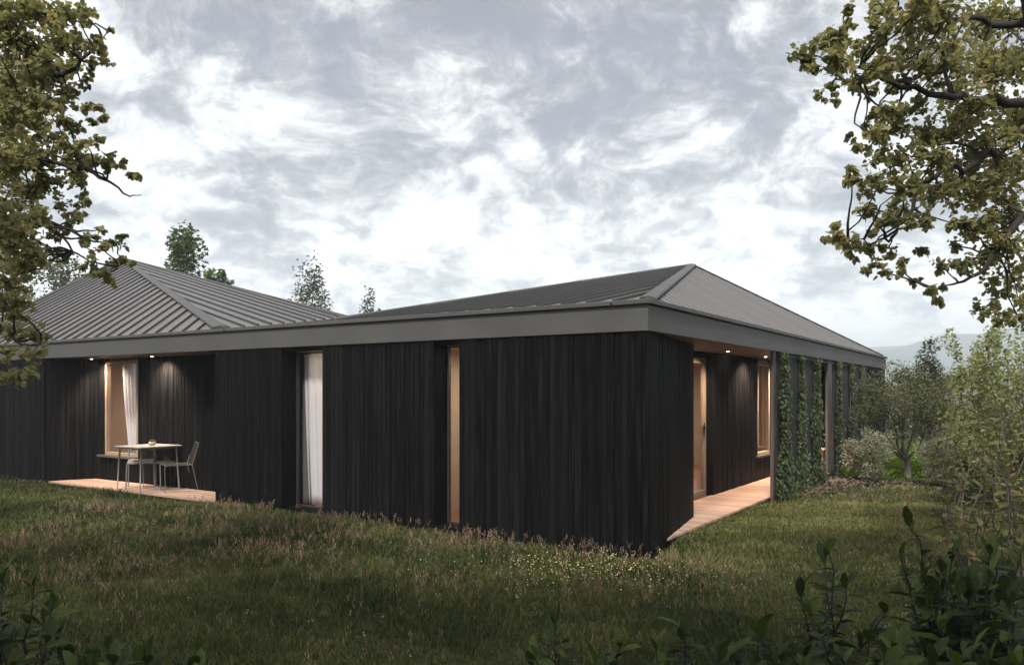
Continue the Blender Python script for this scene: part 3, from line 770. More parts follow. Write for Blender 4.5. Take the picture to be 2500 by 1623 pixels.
# ------------------------------------------------------------------ the two near lime trees
def near_tree(label, base, fork, limbs, clumps, crown_shade, leaf, seed, dens_k=1.0):
    r = np.random.default_rng(seed)
    t = thing('lime_tree', label, 'tree', base, 0, 'lime trees framing the garden')
    B = Vector(base)
    bpy.context.view_layer.update()
    tr = [Vector(p) - B for p in wander(base, fork, 7, .25, seed)]
    MB().tube(tr, [.17 - .012 * i for i in range(len(tr))], 10).build('trunk', M['bark'], t, smooth=True)
    segs = []
    for i, (pts, r0) in enumerate(limbs):
        pts = [Vector(p) for p in pts]
        full = [pts[0]]
        for a, b in zip(pts[:-1], pts[1:]): full += wander(a, b, 4, .35, seed * 31 + i)[1:]
        MB().tube([p - B for p in full], [max(.003, r0 * (1 - k / len(full)) ** .9) for k in range(len(full))], 7).build('limb', M['bark'], t, smooth=True)
        segs += full
    segs = np.array(segs)
    P, T = [], []
    twigs = MB()
    jr = random.Random(seed + 5)
    clumps = clumps + [(x + jr.uniform(-.8, .8) * q, y + jr.uniform(-.7, .7) * q, q * .5, Y + jr.uniform(-.3, .6)) for x, y, q, Y in clumps if q > 30 for _ in range(1)]
    for (cx, cy, rad, Y) in clumps:
        c = at(cx, cy, Y); rw = rad / F * Y
        n = int(rad * rad * .047 * dens_k) + 12
        # sprays: short twigs from the clump centre, leaves along them
        ns = max(4, n // 13)
        near = segs[np.argmin(((segs - np.array(c)) ** 2).sum(1))]
        if (Vector(near) - c).length < rw * 6:
            twigs.tube([p - B for p in wander(near, c, 4, .3, int(cx * 7 + cy))], [.010, .008, .006, .005, .004], 4, False)
        for k in range(ns):
            dv = r.normal(0, 1, 3) * np.array([1, .9, .75]); dv /= np.linalg.norm(dv)
            e = np.array(c) + dv * rw * r.uniform(.45, 1.0)
            if k % 3 == 0: twigs.tube([c - B, Vector((np.array(c) + e) / 2) - B + Vector((0, 0, .012)), Vector(e) - B], [.0045, .0035, .0018], 3, False)
            m = int(n / ns) + 1
            u = r.uniform(.25, 1.05, m)
            P.append(np.array(c) + (e - np.array(c)) * u[:, None] + r.normal(0, min(rw * .12, .055), (m, 3)))
            T.append(np.clip(r.normal(.5, .22) + r.normal(0, .16, m), 0, 1))
    for (c, rad3, n) in crown_shade:                           # crown beyond the frame, its unseen overhead masses added to shade the foreground
        dv = r.normal(0, 1, (n, 3)); dv /= np.linalg.norm(dv, axis=1, keepdims=True)
        q = np.array(c) + dv * (r.uniform(.25, 1, n) ** .5)[:, None] * np.array(rad3)
        q += .18 * np.sin(q[:, [1, 2, 0]] * 4.1)
        P.append(q); T.append(r.uniform(0, 1, n))
    nc = sum(c[2] for c in crown_shade)
    P = np.concatenate(P); T = np.concatenate(T)
    Rm = rand_rot(len(P), .55, r); sc = leaf * r.uniform(.55, 1.35, len(P)); sc[-nc:-crown_shade[-1][2]] *= 1.9  # larger leaves on the added overhead masses, for denser shade
    u, v = proj(P)
    vis = (u > -10) & (u < 2510) & (v > -10) & (v < 1640) & (P[:, 1] > .5)
    size = np.where(vis, sc / np.maximum(P[:, 1], .1), 0)
    # single leaves: the ones that show largest, at the outline where they can be told apart
    order = np.argsort(-size)[:300]
    m = np.zeros(len(P), bool); m[order] = True
    Bn = np.array(B)
    leaf_objects(t, LIME_V, LIME_F, P[m] - Bn, Rm[m], sc[m], T[m], M['lime'])
    fo = link('foliage', leaf_mesh('foliage', LIME_V, LIME_F, P[~m] - Bn, Rm[~m], sc[~m], T[~m], M['lime']), t); fo['kind'] = 'stuff'
    tw = twigs.build('twigs', M['bark'], t); tw['kind'] = 'stuff'
    return t
YR = 5.2
rc = [(1965, 135, 45), (1990, 165, 30), (2020, 110, 50), (2055, 85, 45), (2050, 150, 55), (2090, 190, 40), (2110, 120, 55), (2030, 215, 30), (2000, 235, 22), (2080, 20, 28), (2150, 25, 45), (2140, 80, 55), (2170, 150, 60),
      (2220, 40, 75), (2300, 50, 90), (2390, 40, 95), (2470, 50, 95), (2215, 120, 65), (2250, 175, 65), (2330, 150, 85), (2420, 150, 95), (2490, 170, 95), (2180, 215, 40), (2040, 245, 14), (2120, 225, 25),
      (2380, 240, 80), (2470, 280, 95), (2320, 225, 55), (2130, 280, 35), (2170, 270, 40), (2230, 262, 35), (2130, 330, 45), (2190, 310, 55), (2250, 320, 65), (2330, 320, 75), (2420, 350, 90), (2490, 400, 90),
      (2075, 335, 18), (2095, 365, 28), (2140, 385, 45), (2200, 380, 60), (2270, 390, 70), (2350, 400, 80), (2430, 440, 85), (2090, 415, 24), (2080, 445, 32), (2120, 470, 30), (2150, 445, 40), (2210, 455, 60), (2290, 460, 65), (2370, 480, 75), (2460, 520, 85),
      (2130, 520, 40), (2160, 545, 40), (2205, 525, 45), (2250, 535, 40), (2040, 545, 22), (2050, 580, 34), (2025, 585, 18), (2090, 590, 32), (2075, 615, 28), (2120, 615, 24), (2145, 600, 22), (2175, 615, 26), (2240, 610, 28), (2205, 640, 18), (2140, 645, 24), (2120, 660, 18), (2165, 665, 24), (2200, 660, 18),
      (2350, 545, 35), (2390, 560, 60), (2450, 600, 75), (2330, 600, 25), (2350, 640, 40), (2300, 645, 26), (2290, 660, 14), (2400, 640, 50), (2460, 680, 60), (2235, 690, 18), (2265, 705, 26), (2285, 730, 22), (2310, 700, 20), (2430, 700, 35), (2485, 730, 45), (2380, 755, 22), (2410, 760, 26), (2450, 770, 40), (2490, 780, 35), (2435, 785, 15)]
rr = random.Random(4)
rclumps = [(x, y, q, YR + rr.uniform(-.55, .7) + (.5 if x > 2300 else 0)) for x, y, q in rc]
near_tree('large lime tree reaching in from the right edge, olive brown leaves against the sky', (4.75, 5.6, -.04), (4.55, 5.5, 2.9), [
    ([(4.55, 5.5, 2.7), at(2500, 250, 5.5), at(2400, 246, 5.3), at(2330, 238, 5.2), at(2200, 215, 5.2), at(2100, 165, 5.1), at(2025, 152, 5.1)], .042),
    ([at(2330, 238, 5.2), at(2315, 200, 5.2), at(2300, 120, 5.3), at(2270, 60, 5.3)], .022),
    ([at(2220, 205, 5.2), at(2150, 190, 5.2), at(2070, 205, 5.2), at(2050, 190, 5.2)], .016),
    ([at(2520, 60, 5.6), at(2400, 45, 5.6), at(2300, 30, 5.5), at(2200, 20, 5.4)], .030),
    ([(4.5, 5.5, 2.6), at(2510, 330, 5.6), at(2430, 380, 5.5), at(2350, 420, 5.4), at(2250, 450, 5.3), at(2212, 540, 5.3), at(2170, 590, 5.2), at(2120, 598, 5.2), at(2070, 585, 5.2)], .030),
    ([(4.5, 5.5, 2.5), at(2500, 520, 5.5), at(2430, 610, 5.4), at(2395, 665, 5.3), at(2340, 690, 5.3), at(2280, 705, 5.3)], .030),
    ([(4.5, 5.5, 2.9), at(2520, 100, 5.8), (3.0, 4.0, 5.4), (1.5, 2.0, 6.3), (.4, .8, 6.6)], .06)],
    rclumps, [((4.4, -.2, 6.6), (2.8, 2.2, 1.4), 9000), ((1.8, -1.0, 6.2), (3.0, 2.4, 1.3), 17000), ((5.9, 6.5, 5.5), (1.6, 2.4, 2.4), 1600)], .034, 21)
lc = [(12, 200, 60), (15, 90, 60), (10, 300, 60), (12, 430, 60), (10, 500, 60), (50, 560, 55), (10, 590, 55), (15, 690, 50), (60, 230, 60), (60, 380, 60), (50, 640, 45), (90, 640, 40), (140, 620, 30), (35, 770, 40), (20, 30, 80), (90, 30, 75), (160, 35, 55), (200, 30, 40), (215, 60, 26), (60, 100, 85), (140, 100, 65), (200, 110, 40), (235, 95, 22), (265, 75, 14), (250, 110, 14), (255, 150, 18), (20, 170, 80), (100, 175, 75), (175, 165, 50), (225, 160, 25), (240, 130, 20),
      (30, 260, 80), (105, 250, 70), (170, 235, 45), (215, 200, 20), (40, 330, 75), (110, 320, 60), (170, 300, 40), (215, 260, 16), (235, 262, 18), (230, 295, 16), (250, 290, 14),
      (30, 400, 75), (100, 390, 65), (160, 365, 50), (205, 345, 30), (240, 345, 22), (180, 410, 45), (225, 390, 38), (265, 400, 34), (295, 400, 22), (275, 375, 16), (60, 470, 70), (130, 450, 55), (190, 445, 25), (30, 540, 70), (100, 530, 50), (150, 500, 28), (190, 500, 14), (205, 480, 14), (212, 490, 10),
      (170, 545, 34), (190, 525, 18), (130, 570, 32), (60, 600, 60), (20, 640, 60), (215, 585, 32), (245, 560, 18), (250, 605, 30), (285, 590, 26), (300, 580, 14), (230, 640, 30), (275, 640, 26), (205, 650, 14), (300, 635, 18), (250, 670, 28), (275, 690, 22), (325, 640, 10), (40, 700, 40), (70, 660, 34), (15, 740, 45), (60, 740, 26),
      (30, 800, 45), (75, 815, 42), (105, 825, 24), (20, 860, 42), (70, 870, 40), (100, 860, 20), (45, 915, 34), (75, 920, 18), (15, 930, 26), (340, 430, 9), (322, 425, 10)]
lclumps = [(x, y, q, 5.9 + rr.uniform(-.5, .7)) for x, y, q in lc]
near_tree('tall lime tree hanging in from the left edge, brown olive leaves over the roof corner', (-5.6, 5.6, -.04), (-5.3, 5.7, 2.4), [
    ([(-5.3, 5.7, 2.4), at(-150, 500, 6.0), at(0, 420, 6.0), at(110, 400, 6.0), at(200, 410, 5.9), at(260, 440, 5.9), at(318, 480, 5.9), at(345, 476, 5.9)], .030),
    ([(-5.3, 5.7, 2.6), at(-120, 300, 6.0), at(20, 240, 5.9), at(130, 190, 5.9), at(230, 120, 5.9), at(262, 80, 5.9)], .040),
    ([(-5.3, 5.7, 2.3), at(-100, 600, 6.1), at(60, 500, 6.0), at(170, 560, 5.9), at(230, 590, 5.9), at(285, 585, 5.9)], .026),
    ([at(60, 500, 6.0), at(130, 560, 6.0), at(190, 620, 5.9), at(250, 660, 5.9), at(300, 640, 5.9)], .012),
    ([(-5.3, 5.7, 1.9), at(-120, 760, 6.1), at(0, 800, 6.0), at(60, 840, 6.0), at(100, 830, 6.0)], .022),
    ([(-5.3, 5.7, 2.6), (-4.6, 4.5, 4.6), (-3.4, 3.0, 5.6), (-2.2, 1.4, 6.3)], .07)],
    lclumps, [((-5.6, .2, 6.6), (2.8, 2.4, 1.4), 9000), ((-2.4, -.9, 6.2), (3.2, 2.5, 1.3), 17000), ((-6.6, 6.8, 5.0), (1.2, 2.0, 2.4), 1000)], .037, 33)

# ------------------------------------------------------------------ trees and bushes further off
def bush(name, label, cat, px, py_top, py_base, w_px, Y, mat, leaf, n, tv=RH_V, tf=RH_F, shape='round', trunk=0.0, group=None, seed=1, stems=5, droop=.2, clump=26, skirt=.25, bark='twig'):
    """px, rows and width are the measured place of the crown; Y its distance"""
    r = np.random.default_rng(seed)
    base = at(px, HZ + CH / Y * F, Y); base.z = float(ground_z(base.x, base.y)) if Y < 30 else -.1
    top = at(px, py_top, Y).z; wd = w_px / F * Y / 2; h = top - base.z
    t = thing(name, label, cat, base, 0, group)
    cz0 = trunk * h; cz = (cz0 + h) / 2; rz = (h - cz0) / 2
    C = []
    while len(C) < clump:
        q = r.uniform(-1, 1, 3)
        l = np.linalg.norm(q)
        if l > 1 or l < .35: continue
        if shape == 'cone': q[:2] *= 1.05 - .75 * (q[2] * .5 + .5)
        if shape == 'loose': q *= r.uniform(.8, 1.15)
        C.append(q)
    C = np.array(C)
    rad = r.uniform(.20, .40, clump) if shape != 'loose' else r.uniform(.12, .30, clump)
    which = r.integers(0, clump, n)
    dv = r.normal(0, 1, (n, 3)); dv /= np.linalg.norm(dv, axis=1, keepdims=True)
    q = C[which] + dv * (rad[which] * r.uniform(.35, 1.08, n) ** .6)[:, None]
    P = q * np.array([wd, wd, rz]) + np.array([0, 0, cz])
    P[:, 2] = np.maximum(P[:, 2], r.uniform(.0, .06, n) * h)
    T = np.clip(r.normal(.45, .2, clump)[which] + r.normal(0, .16, n), 0, 1)
    Rm = rand_rot(n, droop, r); sc = leaf * r.uniform(.7, 1.3, n)
    fo = link('crown', leaf_mesh('crown', tv, tf, P, Rm, sc, T, mat), t); fo['kind'] = 'stuff'
    if trunk > 0.02 or stems:
        m = MB(); k0 = .012 * h + .006
        fork = h * max(trunk * .55, .08)
        if trunk > .02: m.tube([(0, 0, -.05), (.01, 0, fork * .6), (0, .01, fork)], [k0 * 2.4, k0 * 1.7, k0 * 1.5], 8)
        for k in range(stems):
            c = C[k % clump] * np.array([wd, wd, rz]) * .85 + np.array([0, 0, cz])
            s0 = Vector((0, 0, fork * (.75 if trunk > .02 else 0))) + (Vector((r.normal(0, wd * .12), r.normal(0, wd * .12), 0)) if trunk <= .02 else Vector())
            m.tube(wander(s0, Vector(c), 5, .3, seed * 17 + k), [k0 * .95, k0 * .85, k0 * .7, k0 * .5, k0 * .35, k0 * .2], 5)
        m.build('trunk', M[bark], t, smooth=True)
    return t
BT = 'trees standing behind the roofs'
bush('maple_tree', 'green maple tree top rising right behind the left roof peak', 'tree', 445, 545, 0, 165, 33, M['maple'], .20, 2600, STAR_V, STAR_F, 'cone', .45, BT, 41, 8, clump=34)
bush('maple_tree', 'small maple shoot leaning low over the right slope of the left roof', 'tree', 520, 650, 0, 75, 32, M['maple'], .19, 500, STAR_V, STAR_F, 'loose', .75, BT, 47, 5, clump=14)
bush('birch_tree', 'slender dark sparse birch above the dip between the two roofs', 'tree', 760, 622, 0, 130, 38, M['dark_leaf'], .14, 3800, RH_V, RH_F, 'cone', .35, BT, 43, 8, clump=44)
bush('birch_tree', 'shortest sparse tree tip just clearing the right roof ridge', 'tree', 905, 708, 0, 95, 42, M['dark_leaf'], .14, 1900, RH_V, RH_F, 'cone', .3, BT, 44, 8, clump=34)
bush('birch_tree', 'small leafed tree behind the left roof edge seen through the lime leaves', 'tree', 125, 608, 0, 170, 36, M['olive'], .16, 4200, RH_V, RH_F, 'round', .35, BT, 45, 7, clump=40)
bush('birch_tree', 'pale tree farthest left, almost hidden by the hanging lime branches', 'tree', 10, 640, 0, 150, 38, M['maple'], .17, 2600, RH_V, RH_F, 'round', .35, BT, 46, 6, clump=30)

bush('olive_tree', 'small round olive tree with several bare stems beside the far end of the house', 'tree', 2215, 888, 0, 232, 15.3, M['olive'], .040, 17000, RH_V, RH_F, 'round', .34, None, 51, 7, clump=60)
bush('pale_bush', 'pale silvery bush at the foot of the ivy screen', 'bush', 2120, 1045, 0, 110, 14.6, M['sage'], .035, 6500, RH_V, RH_F, 'round', 0, None, 52, 6, clump=34)
bush('dark_tree', 'dark bronze tipped young tree rising behind the round olive tree', 'tree', 2268, 838, 0, 120, 21, M['dark_leaf'], .085, 3600, RH_V, RH_F, 'cone', .25, None, 53, 7, clump=40)
bush('sage_bush', 'grey green bush right of the olive tree stems', 'bush', 2315, 1060, 0, 130, 13.6, M['sage'], .034, 7500, RH_V, RH_F, 'round', 0, None, 54, 6, clump=36)
bush('sage_bush', 'low grey bush in front of the tall yellow green shrub', 'bush', 2390, 1075, 0, 150, 11.5, M['olive'], .034, 6000, RH_V, RH_F, 'round', 0, None, 55, 6, clump=30)
bush('tall_shrub', 'tall yellow green shrub filling the right edge', 'shrub', 2470, 790, 0, 270, 10.5, M['yellowgreen'], .055, 10500, RH_V, RH_F, 'round', .06, None, 56, 10, clump=70)
bush('tall_shrub', 'airy yellow green sapling whose top stands above its neighbours on the right', 'shrub', 2390, 760, 0, 150, 12.0, M['yellowgreen'], .060, 2600, RH_V, RH_F, 'loose', .25, None, 57, 8, clump=34)
for i, (px, top, wd, Y, lab, mt) in enumerate(((2185, 905, 130, 28, 'haze toned pale tree just past the far corner of the house', 'sage'), (2240, 915, 130, 34, 'rounded pale tree behind the olive tree', 'yellowgreen'),
        (2330, 905, 150, 30, 'pale green tree between the bronze tree and the tall shrub', 'yellowgreen'), (2420, 900, 170, 32, 'pale tree behind the tall shrub at the right', 'sage'), (2520, 880, 190, 30, 'green tree at the far right margin behind the shrubs', 'olive'))):
    bush('garden_tree', lab, 'tree', px, top, 0, wd, Y, M[mt], .10, 3600, RH_V, RH_F, 'round', .05, 'trees at the end of the garden', 60 + i, 5, clump=34)  # pale leaf materials stand in for haze on these trees

# red and green long leafed shrub: the single leaves can be told apart
def stem_plant(name, label, cat, base, stems, mat, tv, tf, tris, leaf, per, group, seed, bark='twig', droop=.25, spread=.5):
    r = np.random.default_rng(seed)
    t = thing(name, label, cat, base, 0, group)
    P, Y_, T = [], [], []
    for (dx, dy, h) in stems:
        a = Vector((dx * .35, dy * .35, -.02)); b = Vector((dx, dy, h))
        pts = wander(a, b, 6, .22, seed * 13 + int(h * 100) + int(dx * 77))
        MB().tube(pts, [.009, .008, .007, .006, .005, .004, .002], 5).build('stem', M[bark], t, smooth=True)
        for k in range(per):
            f = .22 + .78 * (k + .5) / per; i = min(int(f * 6), 5); p = pts[i].lerp(pts[i + 1], f * 6 - i)
            az = k * 2.399 + r.normal(0, .3); el = (.95 if k > per - 4 else .25) * spread * 1.6 - droop * r.uniform(0, 1) + r.normal(0, .18)
            P.append(p); Y_.append((math.cos(az) * math.cos(el), math.sin(az) * math.cos(el), math.sin(el))); T.append(r.uniform(0, 1))
    P = np.array([tuple(p) for p in P]); y = np.array(Y_); n = len(P)
    up = np.stack([r.normal(0, .3, n), r.normal(0, .3, n), np.ones(n)], -1)
    x = np.cross(y, up); x /= np.linalg.norm(x, axis=1, keepdims=True); z = np.cross(x, y)
    leaf_objects(t, tv, tf, P, np.stack([x, y, z], -1), leaf * r.uniform(.65, 1.2, n), np.array(T), mat, tris=tris)
    return t
def hbase(px, Y): 
    p = at(px, HZ, Y); p.z = float(ground_z(p.x, p.y)); return p
for i, (px, Y, hh, lab) in enumerate(((2440, 8.0, 1.95, 'tall stalky shrub with red tipped long leaves before the yellow green shrub'), (2330, 9.6, 1.75, 'red leafed shrub standing left of the taller stalky one'),
                                      (2530, 6.8, 1.7, 'bronze green stalky shrub cut by the right edge'), (2390, 7.2, 1.05, 'low stalky shrub with few reddish leaves at the lawn edge'))):
    r_ = random.Random(80 + i)
    st = [(r_.uniform(-.45, .45), r_.uniform(-.3, .3), hh * r_.uniform(.5, 1.0)) for _ in range(9)]
    stem_plant('red_leaf_shrub', lab, 'shrub', hbase(px, Y), st, M['redleaf'], LAU_V, LAU_F, LAU_T, .13, 17, 'red leafed shrubs at the right', 90 + i, 'twig', .5, .35)
# near laurels
LR = [(2300, 4.1, .96, 6, 'tallest dark laurel at the lower right, its tip above the lawn'), (2390, 3.9, .78, 7, 'broad laurel to the right of the tallest one'), (2440, 3.7, .86, 7, 'dark laurel in the bottom right corner'),
      (2130, 3.8, .48, 5, 'low laurel left of the tallest one'), (2010, 4.6, .74, 3, 'single upright laurel shoot standing free on the lawn'), (1900, 3.75, .40, 5, 'short laurel in the middle of the lower right group'), (1800, 3.8, .47, 4, 'laurel with drooping dark top leaves'),
      (1690, 3.7, .52, 5, 'leftmost upright laurel of the lower right group'), (2060, 3.45, .34, 5, 'lowest laurel at the bottom edge'), (2250, 3.4, .52, 6, 'laurel at the bottom edge before the tallest one'), (1640, 3.55, .30, 4, 'small laurel clump at the left end of the lower right group'), (2400, 3.3, .50, 6, 'laurel cut by the bottom edge near the right corner'), (1390, 4.35, .30, 3, 'tiny laurel seedling in the grass below the house corner')]
for i, (px, Y, hh, ns, lab) in enumerate(LR):
    r_ = random.Random(200 + i)
    st = [(r_.uniform(-.3, .3), r_.uniform(-.25, .25), hh * (1 if k == 0 else r_.uniform(.5, .92))) for k in range(round(ns * 1.6))]
    stem_plant('laurel', lab, 'shrub', hbase(px, Y), st, M['laurel'], LAU_V, LAU_F, LAU_T, .125, 22, 'laurels in the foreground', 300 + i, 'bark', .3, .75)
LL = [(30, 3.9, .62, 6, 'tallest leafy laurel in the lower left corner'), (130, 3.8, .36, 6, 'broad laurel beside the tallest one at the lower left'), (230, 3.75, .34, 6, 'pale tipped laurel in the middle of the lower left group'), (330, 3.75, .22, 5, 'low laurel at the right end of the lower left group'), (60, 3.45, .28, 6, 'laurel at the very bottom left corner'), (190, 3.4, .22, 5, 'small laurel cut by the bottom edge at the left'), (400, 3.9, .15, 3, 'seedling laurel farthest from the left corner')]
for i, (px, Y, hh, ns, lab) in enumerate(LL):
    hh *= 1.25
    r_ = random.Random(400 + i)
    st = [(r_.uniform(-.3, .3), r_.uniform(-.25, .25), hh * (1 if k == 0 else r_.uniform(.5, .92))) for k in range(round(ns * 1.5))]
    stem_plant('laurel', lab, 'shrub', hbase(px, Y), st, M['laurel'], LAU_V, LAU_F, LAU_T, .125, 20, 'laurels in the foreground', 500 + i, 'bark', .3, .75)

# ------------------------------------------------------------------ ivy on the screen
IV = [(4.70, 5.46, 1.0, 'thick ivy column nearest the porch on the slat screen'), (5.98, 6.62, .8, 'thin pale leaved ivy column second along the slat screen'), (6.95, 7.85, 1.0, 'dark ivy column beside the gap in the slat screen'),
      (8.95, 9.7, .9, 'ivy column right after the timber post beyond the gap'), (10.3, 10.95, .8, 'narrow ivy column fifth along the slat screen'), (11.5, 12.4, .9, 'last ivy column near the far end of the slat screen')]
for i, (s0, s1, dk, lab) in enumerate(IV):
    r = np.random.default_rng(700 + i); n = int(2600 * (s1 - s0) * dk * (1.6 if i < 3 else 1.0)) + 900
    b = HM @ Vector((-.02, (s0 + s1) / 2, 0)); iv = thing('ivy', lab, 'climbing plant', b, TH, 'ivy columns on the slat screen')
    z = ZS * r.uniform(0, 1, n) ** 1.15
    wz = .44 * (s1 - s0) * (1.45 - .75 * np.minimum(z / ZS * 1.5, 1)) * (.8 + .25 * np.sin(z * 5 + i))
    ys_ = r.normal(0, .5, n).clip(-1.15, 1.15) * wz
    dp = np.abs(r.normal(0, .024, n)) * (1.9 - z / ZS * 1.0) - .035
    P = np.stack([dp + (.05 if i == 0 else .01), ys_, z], -1)
    az = r.normal(0, .7, n); y = np.stack([.55 * np.ones(n), np.sin(az), -.9 * np.ones(n) + r.normal(0, .45, n)], -1); y /= np.linalg.norm(y, axis=1, keepdims=True)
    up = np.stack([np.ones(n), r.normal(0, .4, n), r.normal(.5, .4, n)], -1); x = np.cross(y, up); x /= np.linalg.norm(x, axis=1, keepdims=True); zz = np.cross(x, y)
    o = link('foliage', leaf_mesh('foliage', STAR_V, STAR_F, P, np.stack([x, y, zz], -1), .055 * r.uniform(.6, 1.25, n), r.uniform(0, 1, n) ** (1.4 if i != 1 else .6), M['ivy']), iv); o['kind'] = 'stuff'  # second column takes paler leaf tints
    m = MB()
    for k in range(4):
        y0 = r.uniform(-.3, .3) * (s1 - s0); m.tube([(0.01, y0 + .05 * math.sin(q * 1.3 + k), q * ZS / 8) for q in range(8)], [.010 - .001 * q for q in range(8)], 5)
    m.build('vine', M['twig'], iv)

# ------------------------------------------------------------------ grass, meadow flowers, sunlit lawn patch
def plan_local(X, Y):
    x, y = X - A.x, Y - A.y; c, s = math.cos(TH), math.sin(TH)
    return x * c + y * s, -x * s + y * c
def blades(name, N, ymin, ymax, hfun, wid, keep, mat, seed, lean=.5, tintf=None, xr=None):
    r = np.random.default_rng(seed)
    Y = np.sqrt(r.uniform(ymin ** 2, ymax ** 2, N)) if xr is None else r.uniform(ymin, ymax, N)
    X = r.uniform(-.74, .74, N) * Y + r.uniform(-.6, .6, N) if xr is None else r.uniform(*xr, N)
    hl_, dl_ = plan_local(X, Y)
    k = ~((hl_ < np.where((dl_ > .25) & (dl_ < 4.7), -.2, 0)) & (hl_ > -17.5) & (dl_ > -.0) & (dl_ < SD + .1)) & ~((hl_ > -.22) & (hl_ < .02) & (dl_ > 0) & (hl_ < -.05 - .19 * dl_ + .1)) & keep(X, Y, hl_, dl_, r)
    X, Y = X[k], Y[k]; n = len(X)
    h = hfun(X, Y, r) * r.uniform(.55, 1.25, n)
    z = ground_z(X, Y)
    a = r.uniform(0, 2 * np.pi, n); ln = h * np.abs(r.normal(lean, .25, n)); dx, dy = np.cos(a) * ln, np.sin(a) * ln
    b = r.uniform(0, 2 * np.pi, n); wx, wy = np.cos(b), np.sin(b)
    w_ = wid * r.uniform(.6, 1.3, n) * (.75 + .06 * Y)
    V = np.empty((n, 5, 3), np.float32)
    for i, (f, g_, ww) in enumerate(((0, 0, 1), (0, 0, -1), (.55, .3, .75), (.55, .3, -.75), (1, 1, 0))):
        V[:, i, 0] = X + dx * g_ + wx * w_ * ww; V[:, i, 1] = Y + dy * g_ + wy * w_ * ww; V[:, i, 2] = z + h * f * (1 - .25 * g_)
    base = (np.arange(n) * 5)[:, None]
    Fc = np.concatenate([base + np.array([0, 1, 3]), base + np.array([0, 3, 2]), base + np.array([2, 3, 4])], 1).reshape(-1, 3)
    t = r.uniform(0, 1, n) if tintf is None else tintf(X, Y, r)
    o = link(name, fast_mesh(name, V, Fc, mat, np.repeat(t, 5))); o['kind'] = 'stuff'
    return o, X, Y
def lump(X, Y): return .5 + .5 * np.sin(X * 1.9 + 1.3 * np.sin(Y * 1.1)) * np.sin(Y * 1.6 + .9 * np.sin(X * 1.3 + 2))
def is_lawn(X, Y): return 1 / (1 + np.exp(-(X - 1.4 - (7.7 - Y) * .25) * 3))
def hgt(X, Y, r):
    L = is_lawn(X, Y); hm = .045 + .10 * lump(X, Y) ** 1.6 + .07 * np.clip(lump(X * 2.3 + 4, Y * 2.1) - .72, 0, 1) / .28
    hm = hm * np.clip(.55 + (Y - 4) * .12, .55, 1.0)
    hx, dy = plan_local(X, Y); nearw = np.clip(-dy / 1.2, .72, 1)
    nearw = np.where(hx > -.1, 1, nearw)
    return hm * nearw * (1 - L) + (.034 + .030 * lump(X * 2, Y * 2)) * L
def mulch_zone(X, Y, hx, dy): return (Y > 13.5 + .2 * np.sin(X * 3)) & (Y < 14.4) & (hx > -.1) & (X < 7.9 + .3 * np.sin(Y * 4))
def keep_all(X, Y, hx, dy, r): return (~mulch_zone(X, Y, hx, dy) | (r.uniform(0, 1, len(X)) < .3)) & (Y > 3.0)
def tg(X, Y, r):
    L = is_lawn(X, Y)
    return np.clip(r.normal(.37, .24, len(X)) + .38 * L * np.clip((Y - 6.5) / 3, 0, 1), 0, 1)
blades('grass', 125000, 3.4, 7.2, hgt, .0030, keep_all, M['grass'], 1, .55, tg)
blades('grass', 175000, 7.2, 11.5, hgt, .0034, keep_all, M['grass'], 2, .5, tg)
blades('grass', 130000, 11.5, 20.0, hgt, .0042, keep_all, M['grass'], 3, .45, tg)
# seed heads on thin stalks
M['seed'] = mat_leaf('seed_head', [(0, (.11, .08, .05)), (.5, (.24, .165, .115)), (1, (.50, .38, .27))], .4)
def stalks(N, seed, xr, yr, hmul, clumps):
    r = np.random.default_rng(seed); V, Fc, T = [], [], []
    cx = r.uniform(*xr, clumps); cy = r.uniform(*yr, clumps)
    w_ = r.integers(0, clumps, N); X = cx[w_] + r.normal(0, .28, N); Y = cy[w_] + r.normal(0, .22, N)
    hx, dy = plan_local(X, Y); k = ~((hx < .1) & (dy > -.15)); X, Y = X[k], Y[k]
    b = 0
    for x, y in zip(X, Y):
        z = float(ground_z(x, y)); h = hmul * r.uniform(.16, .34); a = r.uniform(0, 6.28); l = r.normal(0, .09)
        tx, ty = x + math.cos(a) * l, y + math.sin(a) * l; sw = .0004 + .00007 * y
        V += [(x - sw, y, z), (x + sw, y, z), (tx + sw, ty, z + h), (tx - sw, ty, z + h)]; Fc.append((b, b + 1, b + 2, b + 3)); b += 4; t = r.uniform(0, 1); T += [t * .5] * 4
        for q in range(5):
            w2 = (.0016 + .00024 * y) * r.uniform(.6, 1.2); e = z + h + q * .011 - .03; ox, oy = r.normal(0, .011, 2)
            V += [(tx + ox, ty + oy, e - .012), (tx + ox + w2, ty + oy, e), (tx + ox, ty + oy, e + .016), (tx + ox - w2, ty + oy, e)]
            Fc.append((b, b + 1, b + 2, b + 3)); b += 4; T += [t] * 4
    o = link('seed_grass', fast_mesh('seed_grass', V, Fc, M['seed'], T)); o['kind'] = 'stuff'
stalks(2600, 5, (-5.5, 1.8), (6.0, 10.8), .58, 60)
stalks(260, 6, (-3, 2.6), (4.3, 6.6), .55, 50)
stalks(500, 7, (2.0, 7.5), (7.0, 12.5), .33, 60)
M['petal'] = mat_plain('pale_petal', (.45, .40, .32), .7, 9, .25)
